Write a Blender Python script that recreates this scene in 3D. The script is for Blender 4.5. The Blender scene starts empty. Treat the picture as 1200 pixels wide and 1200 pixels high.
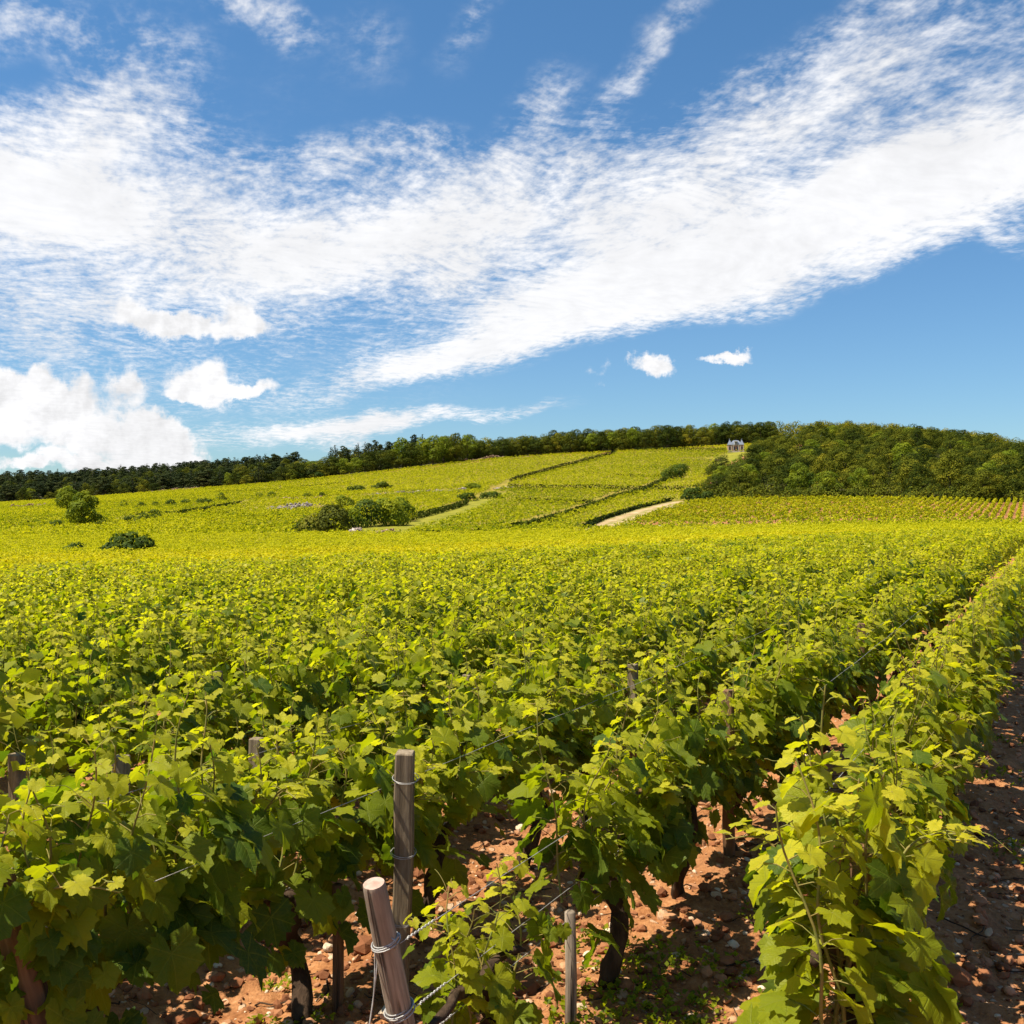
import bpy, math, random
import numpy as np
from mathutils import Vector

R = math.radians
rng = np.random.default_rng(7)
random.seed(7)
sc = bpy.context.scene
col = sc.collection

# ------------------------------------------------------------------ camera
EYE = 1.7
cam_d = bpy.data.cameras.new('camera')
cam = bpy.data.objects.new('camera', cam_d)
col.objects.link(cam)
cam.location = (0, 0, EYE)
cam.rotation_euler = (R(90), 0, 0)
cam_d.sensor_width = 36
cam_d.lens = 36
cam_d.clip_start = 0.05
cam_d.clip_end = 6000
cam_d.dof.use_dof = True
cam_d.dof.focus_distance = 7.0
cam_d.dof.aperture_fstop = 22.0
sc.camera = cam
sc.render.resolution_x = sc.render.resolution_y = 1024

sc.view_settings.view_transform = 'Standard'
sc.view_settings.look = 'None'
sc.view_settings.gamma = 1
sc.view_settings.exposure = 0.98

# ------------------------------------------------------------------ sun
SUN_EL = 61.0
SUN_AZ = -104.0            # degrees clockwise from +Y (the view direction): from the left, a little behind the camera
sd = bpy.data.lights.new('sun', 'SUN')
sd.energy = 5.0
sd.angle = R(0.5)
sd.color = (1.0, 0.915, 0.74)
sun = bpy.data.objects.new('sun', sd)
col.objects.link(sun)
to_sun = Vector((math.sin(R(SUN_AZ)) * math.cos(R(SUN_EL)), math.cos(R(SUN_AZ)) * math.cos(R(SUN_EL)), math.sin(R(SUN_EL))))
sun.rotation_euler = to_sun.to_track_quat('Z', 'Y').to_euler()
sun.location = (-20, 5, 40)


# ------------------------------------------------------------------ node helper
class NT:
    def __init__(self, tree):
        self.t = tree
        self.l = tree.links

    def n(self, typ, **kw):
        nd = self.t.nodes.new(typ)
        for k, v in kw.items():
            setattr(nd, k, v)
        return nd

    def put(self, sock, v):
        if v is None:
            return
        if hasattr(v, 'is_linked') or isinstance(v, bpy.types.NodeSocket):
            self.l.new(v, sock)
        else:
            if sock.type == 'RGBA' and len(v) == 3:
                v = (*v, 1)
            sock.default_value = v

    def m(self, op, a, b=None, c=None, clamp=False):
        nd = self.n('ShaderNodeMath', operation=op, use_clamp=clamp)
        for i, v in enumerate((a, b, c)):
            self.put(nd.inputs[i], v)
        return nd.outputs[0]

    def vm(self, op, a, b=None):
        nd = self.n('ShaderNodeVectorMath', operation=op)
        self.put(nd.inputs[0], a)
        if b is not None:
            self.put(nd.inputs[1], b)
        return nd.outputs['Value'] if op in ('LENGTH', 'DOT_PRODUCT') else nd.outputs[0]

    def sep(self, v):
        nd = self.n('ShaderNodeSeparateXYZ')
        self.put(nd.inputs[0], v)
        return nd.outputs

    def comb(self, x, y, z=0.0):
        nd = self.n('ShaderNodeCombineXYZ')
        for i, v in enumerate((x, y, z)):
            self.put(nd.inputs[i], v)
        return nd.outputs[0]

    def noise(self, vec, scale, detail=4, rough=0.55, lac=2.0, dist=0.0, color=False):
        nd = self.n('ShaderNodeTexNoise')
        if vec is not None:
            self.put(nd.inputs['Vector'], vec)
        nd.inputs['Scale'].default_value = scale
        nd.inputs['Detail'].default_value = detail
        nd.inputs['Roughness'].default_value = rough
        nd.inputs['Lacunarity'].default_value = lac
        nd.inputs['Distortion'].default_value = dist
        return nd.outputs['Color'] if color else nd.outputs[0]

    def rng(self, v, a, b, c=0.0, d=1.0, smooth=True):
        nd = self.n('ShaderNodeMapRange', interpolation_type='SMOOTHSTEP' if smooth else 'LINEAR')
        for i, x in enumerate((v, a, b, c, d)):
            self.put(nd.inputs[i], x)
        return nd.outputs[0]

    def mix(self, f, a, b, blend='MIX'):
        nd = self.n('ShaderNodeMix', data_type='RGBA', blend_type=blend)
        self.put(nd.inputs[0], f)
        self.put(nd.inputs[6], a)
        self.put(nd.inputs[7], b)
        return nd.outputs[2]

    def ramp(self, f, stops, interp='LINEAR'):
        nd = self.n('ShaderNodeValToRGB')
        cr = nd.color_ramp
        cr.interpolation = interp
        while len(cr.elements) < len(stops):
            cr.elements.new(0.5)
        for e, (p, c) in zip(cr.elements, stops):
            e.position = p
            e.color = (*c, 1)
        self.put(nd.inputs[0], f)
        return nd.outputs[0]

    def attr(self, name, out='Fac'):
        nd = self.n('ShaderNodeAttribute', attribute_name=name)
        return nd.outputs[out]


# ------------------------------------------------------------------ sky with clouds
def build_world():
    w = bpy.data.worlds.new('World')
    sc.world = w
    w.use_nodes = True
    w.node_tree.nodes.clear()
    N = NT(w.node_tree)
    sky = N.n('ShaderNodeTexSky', sky_type='NISHITA', sun_disc=False)
    sky.sun_elevation = R(SUN_EL)
    sky.sun_rotation = R(SUN_AZ)
    sky.altitude = 250
    sky.air_density = 1.0
    sky.dust_density = 0.35
    sky.ozone_density = 2.2
    g = N.n('ShaderNodeTexCoord').outputs['Generated']
    dx, dy, dz = N.sep(g)
    front = N.rng(dy, 0.12, 0.35)
    yy = N.m('MAXIMUM', dy, 0.1)
    u0 = N.m('DIVIDE', dx, yy)
    v0 = N.m('DIVIDE', dz, yy)
    # cloud sheet seen from below: coordinates on a level plane, streaks running away to the left
    zz = N.m('ADD', N.m('MAXIMUM', dz, 0.0), 0.10)
    px = N.m('DIVIDE', dx, zz)
    py = N.m('DIVIDE', dy, zz)
    a = R(-20)
    sx, sy = math.sin(a), math.cos(a)
    s = N.m('ADD', N.m('MULTIPLY', px, sx), N.m('MULTIPLY', py, sy))
    t = N.m('SUBTRACT', N.m('MULTIPLY', px, sy), N.m('MULTIPLY', py, sx))
    uv = N.comb(u0, v0, 0.0)
    # warp for the coverage
    wn = N.noise(N.comb(u0, v0, 3.1), 5.5, 5, 0.6, color=True)
    warp = N.vm('MULTIPLY', N.vm('SUBTRACT', wn, (0.5, 0.5, 0.5)), (0.13, 0.085, 0.0))
    uvw = N.vm('ADD', uv, warp)

    def cover(blobs, vec):
        acc = None
        for (cx, cy, rx, ry, ang, wt) in blobs:
            mp = N.n('ShaderNodeMapping', vector_type='TEXTURE')
            mp.inputs['Location'].default_value = ((cx - 600) / 1200, (600 - cy) / 1200, 0)
            mp.inputs['Rotation'].default_value = (0, 0, R(ang))
            mp.inputs['Scale'].default_value = (rx / 1200, ry / 1200, 1)
            N.put(mp.inputs['Vector'], vec)
            gr = N.n('ShaderNodeTexGradient', gradient_type='SPHERICAL')
            N.put(gr.inputs[0], mp.outputs[0])
            acc = N.m('MULTIPLY', gr.outputs['Fac'], wt) if acc is None else N.m('MULTIPLY_ADD', gr.outputs['Fac'], wt, acc)
        return acc

    # photograph's cloud masses: centre, radii, tilt, weight
    high = [
        (10, 210, 310, 130, 8, 1.05), (40, 250, 200, 80, 0, 0.75), (150, 90, 130, 120, 40, 0.5), (320, 278, 310, 95, -4, 1.0),
        (250, 190, 120, 50, 20, 0.10), (560, 255, 270, 78, 12, 0.92), (420, 190, 190, 46, 4, 0.6), (190, 335, 270, 50, 6, 0.5),
        (40, 345, 160, 70, 0, 0.45), (625, 140, 110, 46, 48, 0.5), (610, 190, 150, 40, 20, 0.3),
        (690, 348, 310, 60, 15, 1.15), (520, 413, 220, 30, 14, 1.0), (930, 267, 420, 82, 16.5, 1.3), (1190, 185, 340, 95, 18, 1.15),
        (760, 245, 330, 80, 22, 0.58), (870, 150, 330, 66, 30, 0.48), (745, 85, 170, 36, 54, 0.50), (1010, 80, 340, 90, 26, 0.36), (1180, 60, 280, 100, 22, 0.34), (1040, 180, 300, 70, 22, 0.35),
        (650, 205, 160, 36, 25, 0.3), (470, 488, 240, 15, 5, 0.9), (400, 497, 110, 20, 6, 0.55), (390, 515, 80, 18, -10, 0.55),
        (290, 0, 110, 46, -34, 0.75), (0, 20, 130, 60, 0, 0.5), (560, 30, 110, 36, 58, 0.30), (430, 60, 80, 60, -45, 0.16), (340, 90, 200, 120, 20, 0.10),
        (910, 325, 180, 42, 15, 0.45), (1080, 292, 110, 28, 18, 0.42), (1180, 275, 70, 24, -20, 0.5),
        (90, 400, 160, 34, 3, 0.36), (230, 520, 150, 20, 8, 0.5), (420, 360, 170, 40, 10, 0.25), (250, 400, 440, 130, 4, 0.17), (300, 470, 460, 100, 0, 0.16),
    ]
    low = [
        (20, 468, 80, 44, 0, 0.95), (85, 462, 66, 36, 10, 0.9), (-30, 490, 90, 60, 0, 0.7), (60, 505, 120, 30, -6, 0.85), (150, 500, 90, 34, -16, 0.85), (200, 525, 70, 28, -20, 0.8), (150, 452, 28, 28, 30, 0.7), (120, 535, 120, 18, -4, 0.6),
        (243, 447, 62, 38, -2, 1.15), (230, 462, 40, 16, 0, 0.6), (302, 453, 40, 16, 6, 0.9),
        (170, 374, 70, 26, -12, 0.8), (225, 386, 80, 24, -8, 0.9), (283, 378, 44, 28, -40, 0.95), (766, 426, 33, 17, -6, 0.95), (840, 417, 40, 10, 4, 0.9), (705, 428, 20, 18, 40, 0.33), (704, 446, 22, 10, 0, 0.3),
        (60, 547, 44, 15, 0, 0.8), (105, 548, 34, 12, 0, 0.7), (195, 548, 80, 18, 0, 0.8), (10, 548, 50, 12, 0, 0.6),
    ]
    ch = cover(high, uvw)
    wn2 = N.noise(N.comb(u0, v0, 9.7), 15, 6, 0.62, color=True)
    warp2 = N.vm('MULTIPLY', N.vm('SUBTRACT', wn2, (0.5, 0.5, 0.5)), (0.085, 0.075, 0.0))
    cl = cover(low, N.vm('ADD', uv, warp2))
    # fine structure of the high sheet: streaks, mottling, ripples
    st = N.comb(N.m('MULTIPLY', s, 0.55), N.m('MULTIPLY', t, 1.7), 0.0)
    streak = N.noise(st, 2.2, 7, 0.62, dist=0.35)
    wv = N.noise(N.comb(s, t, 2.0), 1.6, 2, 0.5, color=True)
    stw = N.vm('ADD', N.comb(N.m('MULTIPLY', s, 1.25), N.m('MULTIPLY', t, 1.0), 5.0), N.vm('MULTIPLY', N.vm('SUBTRACT', wv, (0.5, 0.5, 0.5)), (0.55, 0.55, 0.0)))
    mottle = N.noise(stw, 14.0, 3, 0.62)
    mottle2 = N.noise(N.comb(N.m('MULTIPLY', s, 0.9), N.m('MULTIPLY', t, 1.3), 8.0), 34.0, 3, 0.65)
    det = N.m('ADD', N.m('MULTIPLY', N.m('SUBTRACT', streak, 0.5), 1.3), N.m('MULTIPLY', N.m('SUBTRACT', mottle, 0.5), 1.4))
    det = N.m('ADD', det, N.m('MULTIPLY', N.m('SUBTRACT', mottle2, 0.5), 0.9))
    det = N.m('MULTIPLY', det, N.rng(ch, 0.0, 0.30))
    dens_h = N.rng(N.m('ADD', ch, N.m('MULTIPLY', det, 0.92)), 0.02, 1.12)
    # cumulus: billows with crisper rims
    bil = N.noise(N.comb(u0, v0, 1.0), 34, 6, 0.6)
    big = N.noise(N.comb(u0, v0, 4.0), 11, 3, 0.5)
    dl = N.m('ADD', N.m('MULTIPLY', cl, 1.15), N.m('ADD', N.m('MULTIPLY', N.m('SUBTRACT', bil, 0.5), 1.25), N.m('MULTIPLY', N.m('SUBTRACT', big, 0.5), 0.5)))
    dens_l = N.m('MULTIPLY', N.rng(dl, 0.16, 0.62), N.rng(cl, 0.02, 0.18))
    # other clouds round the rest of the sky, so that the light is whole
    rest = N.rng(N.noise(g, 2.6, 6, 0.6), 0.52, 0.75)
    rest = N.m('MULTIPLY', rest, N.m('SUBTRACT', 1.0, front))
    rest = N.m('MULTIPLY', rest, N.rng(dz, 0.02, 0.2))
    dens = N.m('SUBTRACT', 1.0, N.m('MULTIPLY', N.m('SUBTRACT', 1.0, N.m('MULTIPLY', dens_h, 0.97)), N.m('SUBTRACT', 1.0, dens_l)))
    dens = N.m('MULTIPLY', dens, front)
    dens = N.m('MAXIMUM', dens, N.m('MULTIPLY', rest, 0.8))
    dens = N.m('MULTIPLY', dens, N.rng(dz, -0.01, 0.015))
    # thickness shading of the clouds themselves
    sh = N.noise(N.comb(u0, v0, 6.0), 9, 5, 0.55)
    shade = N.rng(sh, 0.35, 0.62, 0.93, 1.04)
    # relief of the billows: compare with the sheet a little nearer the sun
    off = N.comb(N.m('SUBTRACT', u0, 0.005), N.m('ADD', v0, 0.009), 1.0)
    bil2 = N.noise(off, 34, 6, 0.6)
    big2 = N.noise(N.comb(N.m('SUBTRACT', u0, 0.012), N.m('ADD', v0, 0.022), 4.0), 11, 3, 0.5)
    rel = N.m('ADD', N.m('MULTIPLY', N.m('SUBTRACT', bil, bil2), 0.9), N.m('MULTIPLY', N.m('SUBTRACT', big, big2), 1.0))
    shl = N.rng(rel, -0.32, 0.14, 0.80, 1.04)
    shade = N.m('MULTIPLY', shade, N.m('ADD', N.m('MULTIPLY', N.m('SUBTRACT', shl, 1.0), dens_l), 1.0))
    shade = N.m('MULTIPLY', shade, N.m('ADD', N.m('MULTIPLY', N.m('SUBTRACT', mottle, 0.5), 0.22), 0.99))
    CL = 5.5
    ccol = N.vm('MULTIPLY', N.comb(shade, shade, shade), (CL, CL * 1.0, CL * 1.015))
    pol = N.mix(N.rng(dz, 0.0, 0.5), (0.44, 0.585, 0.69), (0.41, 0.66, 0.79))
    tint = N.mix(1.0, sky.outputs[0], pol, 'MULTIPLY')
    # sky node outputs physical light; clouds are set beside it on the same scale
    out = N.mix(dens, tint, ccol)
    bg = N.n('ShaderNodeBackground')
    bg.inputs['Strength'].default_value = 0.091
    N.put(bg.inputs['Color'], out)
    wo = N.n('ShaderNodeOutputWorld')
    N.l.new(bg.outputs[0], wo.inputs[0])
    w.cycles.sampling_method = 'MANUAL'
    w.cycles.sample_map_resolution = 512


build_world()
cy = sc.cycles
cy.max_bounces = 6
cy.diffuse_bounces = 3
cy.transmission_bounces = 4
cy.transparent_max_bounces = 4
cy.use_denoising = True
#@@LAND
# ------------------------------------------------------------------ lay of the land
PU = [0.0, 300.0, 600.0, 900.0, 1050.0, 1200.0]
NEAR_END = {0: 29, 300: 34, 600: 40, 900: 58, 1050: 71, 1200: 84}
PROF = {      # distance, picture height of the vine tops there (1200-pixel photograph)
    0: [(62, 657), (100, 640), (160, 617), (220, 603), (300, 597), (420, 592), (520, 581), (620, 570), (800, 560)],
    300: [(62, 652), (100, 638), (160, 612), (220, 594), (300, 577), (380, 564), (460, 557), (560, 555), (800, 553)],
    600: [(72, 641), (104, 631), (160, 612), (220, 591), (300, 566), (380, 545), (450, 529), (540, 526), (800, 522)],
    900: [(80, 622), (104, 620), (132, 614), (178, 591), (220, 577), (300, 553), (380, 536), (450, 521), (540, 512), (800, 510)],
    1050: [(90, 618), (112, 616), (133, 612), (182, 591), (240, 566), (320, 526), (400, 500), (470, 497), (560, 500), (800, 508)],
    1200: [(100, 615), (118, 614), (134, 611), (184, 592), (250, 571), (340, 548), (450, 543), (540, 545), (800, 545)],
}


def plane(x, y):
    return 0.0233 * x - 0.0183 * y


DG = np.arange(0.0, 860.0, 2.0)
UG = np.linspace(-0.78, 0.78, 79)


def _table():
    cols = []
    for k in PU:
        u = (k - 600) / 1200
        ds, zs = [], []
        for d in np.linspace(0, NEAR_END[int(k)], 8):
            ds.append(d)
            zs.append(plane(u * d, d))
        for d, y in PROF[int(k)]:
            ds.append(d)
            zs.append(EYE + (600 - y) / 1200 * d - 1.1)
        cols.append(np.interp(DG, ds, zs))
    cols = np.array(cols)
    us = (np.array(PU) - 600) / 1200
    T = np.array([np.interp(UG, us, cols[:, j]) for j in range(len(DG))]).T
    near = np.array([[plane(u * d, d) for d in DG] for u in UG])
    S = T.copy()
    for _ in range(2):
        k = 7
        P = np.pad(S, ((0, 0), (k, k)), mode='edge')
        S = np.mean([P[:, i:i + S.shape[1]] for i in range(2 * k + 1)], axis=0)
        k = 5
        P = np.pad(S, ((k, k), (0, 0)), mode='edge')
        S = np.mean([P[i:i + S.shape[0]] for i in range(2 * k + 1)], axis=0)
    w = np.clip((DG - 14) / 16, 0, 1)
    w = (w * w * (3 - 2 * w))[None, :]
    return near * (1 - w) + S * w


HT = _table()


def H(x, y):
    """height of the ground, vectorised"""
    x = np.asarray(x, float)
    y = np.asarray(y, float)
    phi = np.arctan2(x, y)
    lim = math.atan(0.76)
    a = np.abs(phi)
    uc = np.where(a < lim, np.tan(np.minimum(a, lim)), 0.76 * np.clip((math.pi - a) / (math.pi - lim), 0, 1)) * np.sign(phi)
    D = np.hypot(x, y) / np.sqrt(1 + uc * uc)
    ui = np.clip((uc - UG[0]) / (UG[1] - UG[0]), 0, len(UG) - 1.001)
    di = np.clip(D / 2.0, 0, len(DG) - 1.001)
    i = ui.astype(int)
    j = di.astype(int)
    fu = ui - i
    fd = di - j
    z = HT[i, j] * (1 - fu) * (1 - fd) + HT[i + 1, j] * fu * (1 - fd) + HT[i, j + 1] * (1 - fu) * fd + HT[i + 1, j + 1] * fu * fd
    wn = np.clip((14 - np.hypot(x, y)) / 6, 0, 1)
    return z * (1 - wn) + plane(x, y) * wn


def h1(x, y):
    return float(H(np.array([x]), np.array([y]))[0])


def at(px, py, lift=0.0, dmin=60.0):
    """point of the hillside seen at a pixel of the photograph"""
    u = (px - 600) / 1200
    d = np.arange(dmin, 840, 0.5)
    ray = EYE + d * (600 - py) / 1200
    hit = np.nonzero(H(u * d, d) + lift >= ray)[0]
    dd = d[hit[0]] if len(hit) else 840.0
    return (u * dd, dd)


def inside(poly, x, y):
    x = np.asarray(x)
    y = np.asarray(y)
    r = np.zeros(x.shape, bool)
    n = len(poly)
    for i in range(n):
        x0, y0 = poly[i]
        x1, y1 = poly[(i + 1) % n]
        c = ((y0 > y) != (y1 > y)) & (x < (x1 - x0) * (y - y0) / ((y1 - y0) if y1 != y0 else 1e-9) + x0)
        r ^= c
    return r


def seg_dist(pts, x, y):
    best = np.full(np.shape(x), 1e9)
    for (x0, y0), (x1, y1) in zip(pts[:-1], pts[1:]):
        dx, dy = x1 - x0, y1 - y0
        t = np.clip(((x - x0) * dx + (y - y0) * dy) / max(dx * dx + dy * dy, 1e-9), 0, 1)
        best = np.minimum(best, np.hypot(x - x0 - t * dx, y - y0 - t * dy))
    return best


# ------------------------------------------------------------------ noise
def _hash(i, j, k):
    n = (i * 374761393 + j * 668265263 + k * 1274126177) & 0x7fffffff
    n = ((n ^ (n >> 13)) * 1274126177) & 0x7fffffff
    return ((n ^ (n >> 16)) & 0xffff) / 65535.0


def vnoise(x, y, z=0.0):
    x, y, z = np.broadcast_arrays(np.asarray(x, float), np.asarray(y, float), np.asarray(z, float))
    i, j, k = np.floor(x).astype(np.int64), np.floor(y).astype(np.int64), np.floor(z).astype(np.int64)
    f, g, h = x - i, y - j, z - k
    f, g, h = f * f * (3 - 2 * f), g * g * (3 - 2 * g), h * h * (3 - 2 * h)
    r = 0
    for a in (0, 1):
        for b in (0, 1):
            for c in (0, 1):
                r = r + _hash(i + a, j + b, k + c) * (f if a else 1 - f) * (g if b else 1 - g) * (h if c else 1 - h)
    return r * 2 - 1


def fbm(x, y, z=0.0, o=4):
    r, a, s = 0, 0.5, 1.0
    for _ in range(o):
        r = r + a * vnoise(np.asarray(x) * s, np.asarray(y) * s, np.asarray(z) * s)
        a *= 0.5
        s *= 2.03
    return r


# ------------------------------------------------------------------ meshes
def mesh(name, verts, faces, mats=(), attrs=None, smooth=True, mat_idx=None):
    """faces: one (F, n) array, or a list of such arrays"""
    me = bpy.data.meshes.new(name)
    verts = np.asarray(verts, np.float32).reshape(-1, 3)
    groups = faces if isinstance(faces, list) else [faces]
    groups = [np.asarray(f, np.int32) for f in groups if len(f)]
    me.vertices.add(len(verts))
    me.vertices.foreach_set('co', verts.ravel())
    loops = np.concatenate([f.ravel() for f in groups])
    sizes = np.concatenate([np.full(len(f), f.shape[1], np.int32) for f in groups])
    starts = np.concatenate([[0], np.cumsum(sizes)[:-1]]).astype(np.int32)
    me.loops.add(len(loops))
    me.loops.foreach_set('vertex_index', loops)
    me.polygons.add(len(sizes))
    me.polygons.foreach_set('loop_start', starts)
    me.polygons.foreach_set('loop_total', sizes)
    me.polygons.foreach_set('use_smooth', np.full(len(sizes), smooth))
    if mat_idx is not None:
        me.polygons.foreach_set('material_index', np.asarray(mat_idx, np.int32))
    for k, v in (attrs or {}).items():
        v = np.asarray(v, np.float32)
        if v.ndim == 1:
            a = me.attributes.new(k, 'FLOAT', 'POINT')
            a.data.foreach_set('value', v)
        else:
            a = me.attributes.new(k, 'FLOAT_VECTOR', 'POINT')
            a.data.foreach_set('vector', v.ravel())
    for m in mats:
        me.materials.append(m)
    me.update(calc_edges=True)
    return me


class Geo:
    """collects pieces into one mesh"""
    def __init__(self):
        self.v, self.f, self.n, self.a = [], {}, 0, {}

    def add(self, v, f, **attrs):
        v = np.asarray(v, float).reshape(-1, 3)
        for ff in (f if isinstance(f, list) else [f]):
            ff = np.asarray(ff, int)
            if len(ff):
                self.f.setdefault(ff.shape[1], []).append(ff + self.n)
        for k, x in attrs.items():
            self.a.setdefault(k, []).append(np.broadcast_to(x, (len(v),)) if np.ndim(x) < 2 else x)
        self.v.append(v)
        self.n += len(v)

    def mesh(self, name, mats=(), smooth=True):
        return mesh(name, np.concatenate(self.v), [np.concatenate(x) for x in self.f.values()], mats,
                    {k: np.concatenate(x) for k, x in self.a.items()}, smooth)

    def tube(self, pts, rad, n=6, cap=True, **attrs):
        pts = np.asarray(pts, float)
        rad = np.broadcast_to(rad, (len(pts),))
        tg = np.gradient(pts, axis=0)
        tg /= np.linalg.norm(tg, axis=1)[:, None] + 1e-9
        ref = np.array([0, 0, 1.0]) if abs(tg[:, 2]).mean() < 0.8 else np.array([1.0, 0, 0])
        A = np.cross(tg, ref)
        A /= np.linalg.norm(A, axis=1)[:, None] + 1e-9
        B = np.cross(tg, A)
        th = np.arange(n) * 2 * math.pi / n
        V = pts[:, None] + rad[:, None, None] * (A[:, None] * np.cos(th)[None, :, None] + B[:, None] * np.sin(th)[None, :, None])
        L = len(pts)
        i = np.arange(L - 1)[:, None] * n
        j = np.arange(n)[None]
        k = (j + 1) % n
        q = np.stack([i + j, i + k, i + n + k, i + n + j], -1).reshape(-1, 4)
        fs = [q]
        v = V.reshape(-1, 3)
        if cap:
            v = np.concatenate([v, pts[:1], pts[-1:]])
            c0, c1 = L * n, L * n + 1
            jj = np.arange(n)
            kk = (jj + 1) % n
            fs.append(np.concatenate([np.stack([jj + 0 * c0, np.full(n, c0), kk], -1), np.stack([(L - 1) * n + jj, (L - 1) * n + kk, np.full(n, c1)], -1)]))
        self.add(v, fs, **attrs)

    def box(self, c, size, rot=None, bevel=0.0, **attrs):
        sx, sy, sz = np.array(size) / 2
        b = min(bevel, sx * 0.9, sy * 0.9, sz * 0.9)
        if b <= 0:
            v = np.array([[x, y, z] for z in (-sz, sz) for x, y in ((-sx, -sy), (sx, -sy), (sx, sy), (-sx, sy))])
            f = np.array([[3, 2, 1, 0], [4, 5, 6, 7], [0, 1, 5, 4], [1, 2, 6, 5], [2, 3, 7, 6], [3, 0, 4, 7]])
        else:
            ring = lambda x, y, z: [[-x, -y, z], [x, -y, z], [x, y, z], [-x, y, z]]
            cut = lambda z, e: [[-sx + e, -sy, z], [sx - e, -sy, z], [sx, -sy + e, z], [sx, sy - e, z], [sx - e, sy, z], [-sx + e, sy, z], [-sx, sy - e, z], [-sx, -sy + e, z]]
            ins = lambda z: [[-sx + b, -sy + b * .4, z], [sx - b, -sy + b * .4, z], [sx - b * .4, -sy + b, z], [sx - b * .4, sy - b, z], [sx - b, sy - b * .4, z], [-sx + b, sy - b * .4, z], [-sx + b * .4, sy - b, z], [-sx + b * .4, -sy + b, z]]
            v = np.array(ins(-sz) + cut(-sz + b, b) + cut(sz - b, b) + ins(sz))
            j = np.arange(8)
            k = (j + 1) % 8
            f = [np.concatenate([np.stack([o + j, o + k, o + 8 + k, o + 8 + j], -1) for o in (0, 8, 16)]), np.array([[7, 6, 5, 4, 3, 2, 1, 0], [24, 25, 26, 27, 28, 29, 30, 31]])]
        if rot is not None:
            v = v @ np.array(rot).T
        self.add(v + np.array(c), f, **attrs)


def rotz(a):
    c, s = math.cos(a), math.sin(a)
    return np.array([[c, -s, 0], [s, c, 0], [0, 0, 1.0]])


def obj(name, me, parent=None, loc=None, rz=None, scale=None):
    o = bpy.data.objects.new(name, me)
    col.objects.link(o)
    if parent is not None:
        o.parent = parent
    if loc is not None:
        o.location = loc
    if rz is not None:
        o.rotation_euler = (0, 0, rz)
    if scale is not None:
        o.scale = (scale,) * 3 if np.isscalar(scale) else scale
    return o


def tag(o, label=None, cat=None, group=None, kind=None):
    for k, v in (('label', label), ('category', cat), ('group', group), ('kind', kind)):
        if v:
            o[k] = v
    return o


def dup(root, kids, loc, rz=0.0, scale=1.0, label=None):
    """a copy of a thing and of each of its parts"""
    r = root.copy()
    col.objects.link(r)
    r.location = loc
    r.rotation_euler = (0, 0, rz)
    r.scale = (scale,) * 3 if np.isscalar(scale) else scale
    if label:
        r['label'] = label
    for ch in kids:
        c = ch.copy()
        c.parent = r
        col.objects.link(c)
    return r


# ------------------------------------------------------------------ materials
def mat(name):
    m = bpy.data.materials.new(name)
    m.use_nodes = True
    m.node_tree.nodes.clear()
    return m, NT(m.node_tree)


def finish(N, shader, disp=None):
    o = N.n('ShaderNodeOutputMaterial')
    N.l.new(shader, o.inputs['Surface'])


def principled(N, color, rough=0.8, spec=0.3, bump=None, bs=0.3, bd=0.02, **kw):
    p = N.n('ShaderNodeBsdfPrincipled')
    N.put(p.inputs['Base Color'], color)
    N.put(p.inputs['Roughness'], rough)
    N.put(p.inputs['Specular IOR Level'], spec)
    for k, v in kw.items():
        N.put(p.inputs[k.replace('_', ' ')], v)
    if bump is not None:
        b = N.n('ShaderNodeBump')
        b.inputs['Strength'].default_value = bs
        b.inputs['Distance'].default_value = bd
        N.put(b.inputs['Height'], bump)
        N.l.new(b.outputs[0], p.inputs['Normal'])
    return p.outputs[0]


LEAF_STOPS = [(0.0, (0.034, 0.076, 0.012)), (0.26, (0.092, 0.138, 0.007)), (0.58, (0.240, 0.258, 0.006)), (1.0, (0.45, 0.42, 0.020))]


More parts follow.
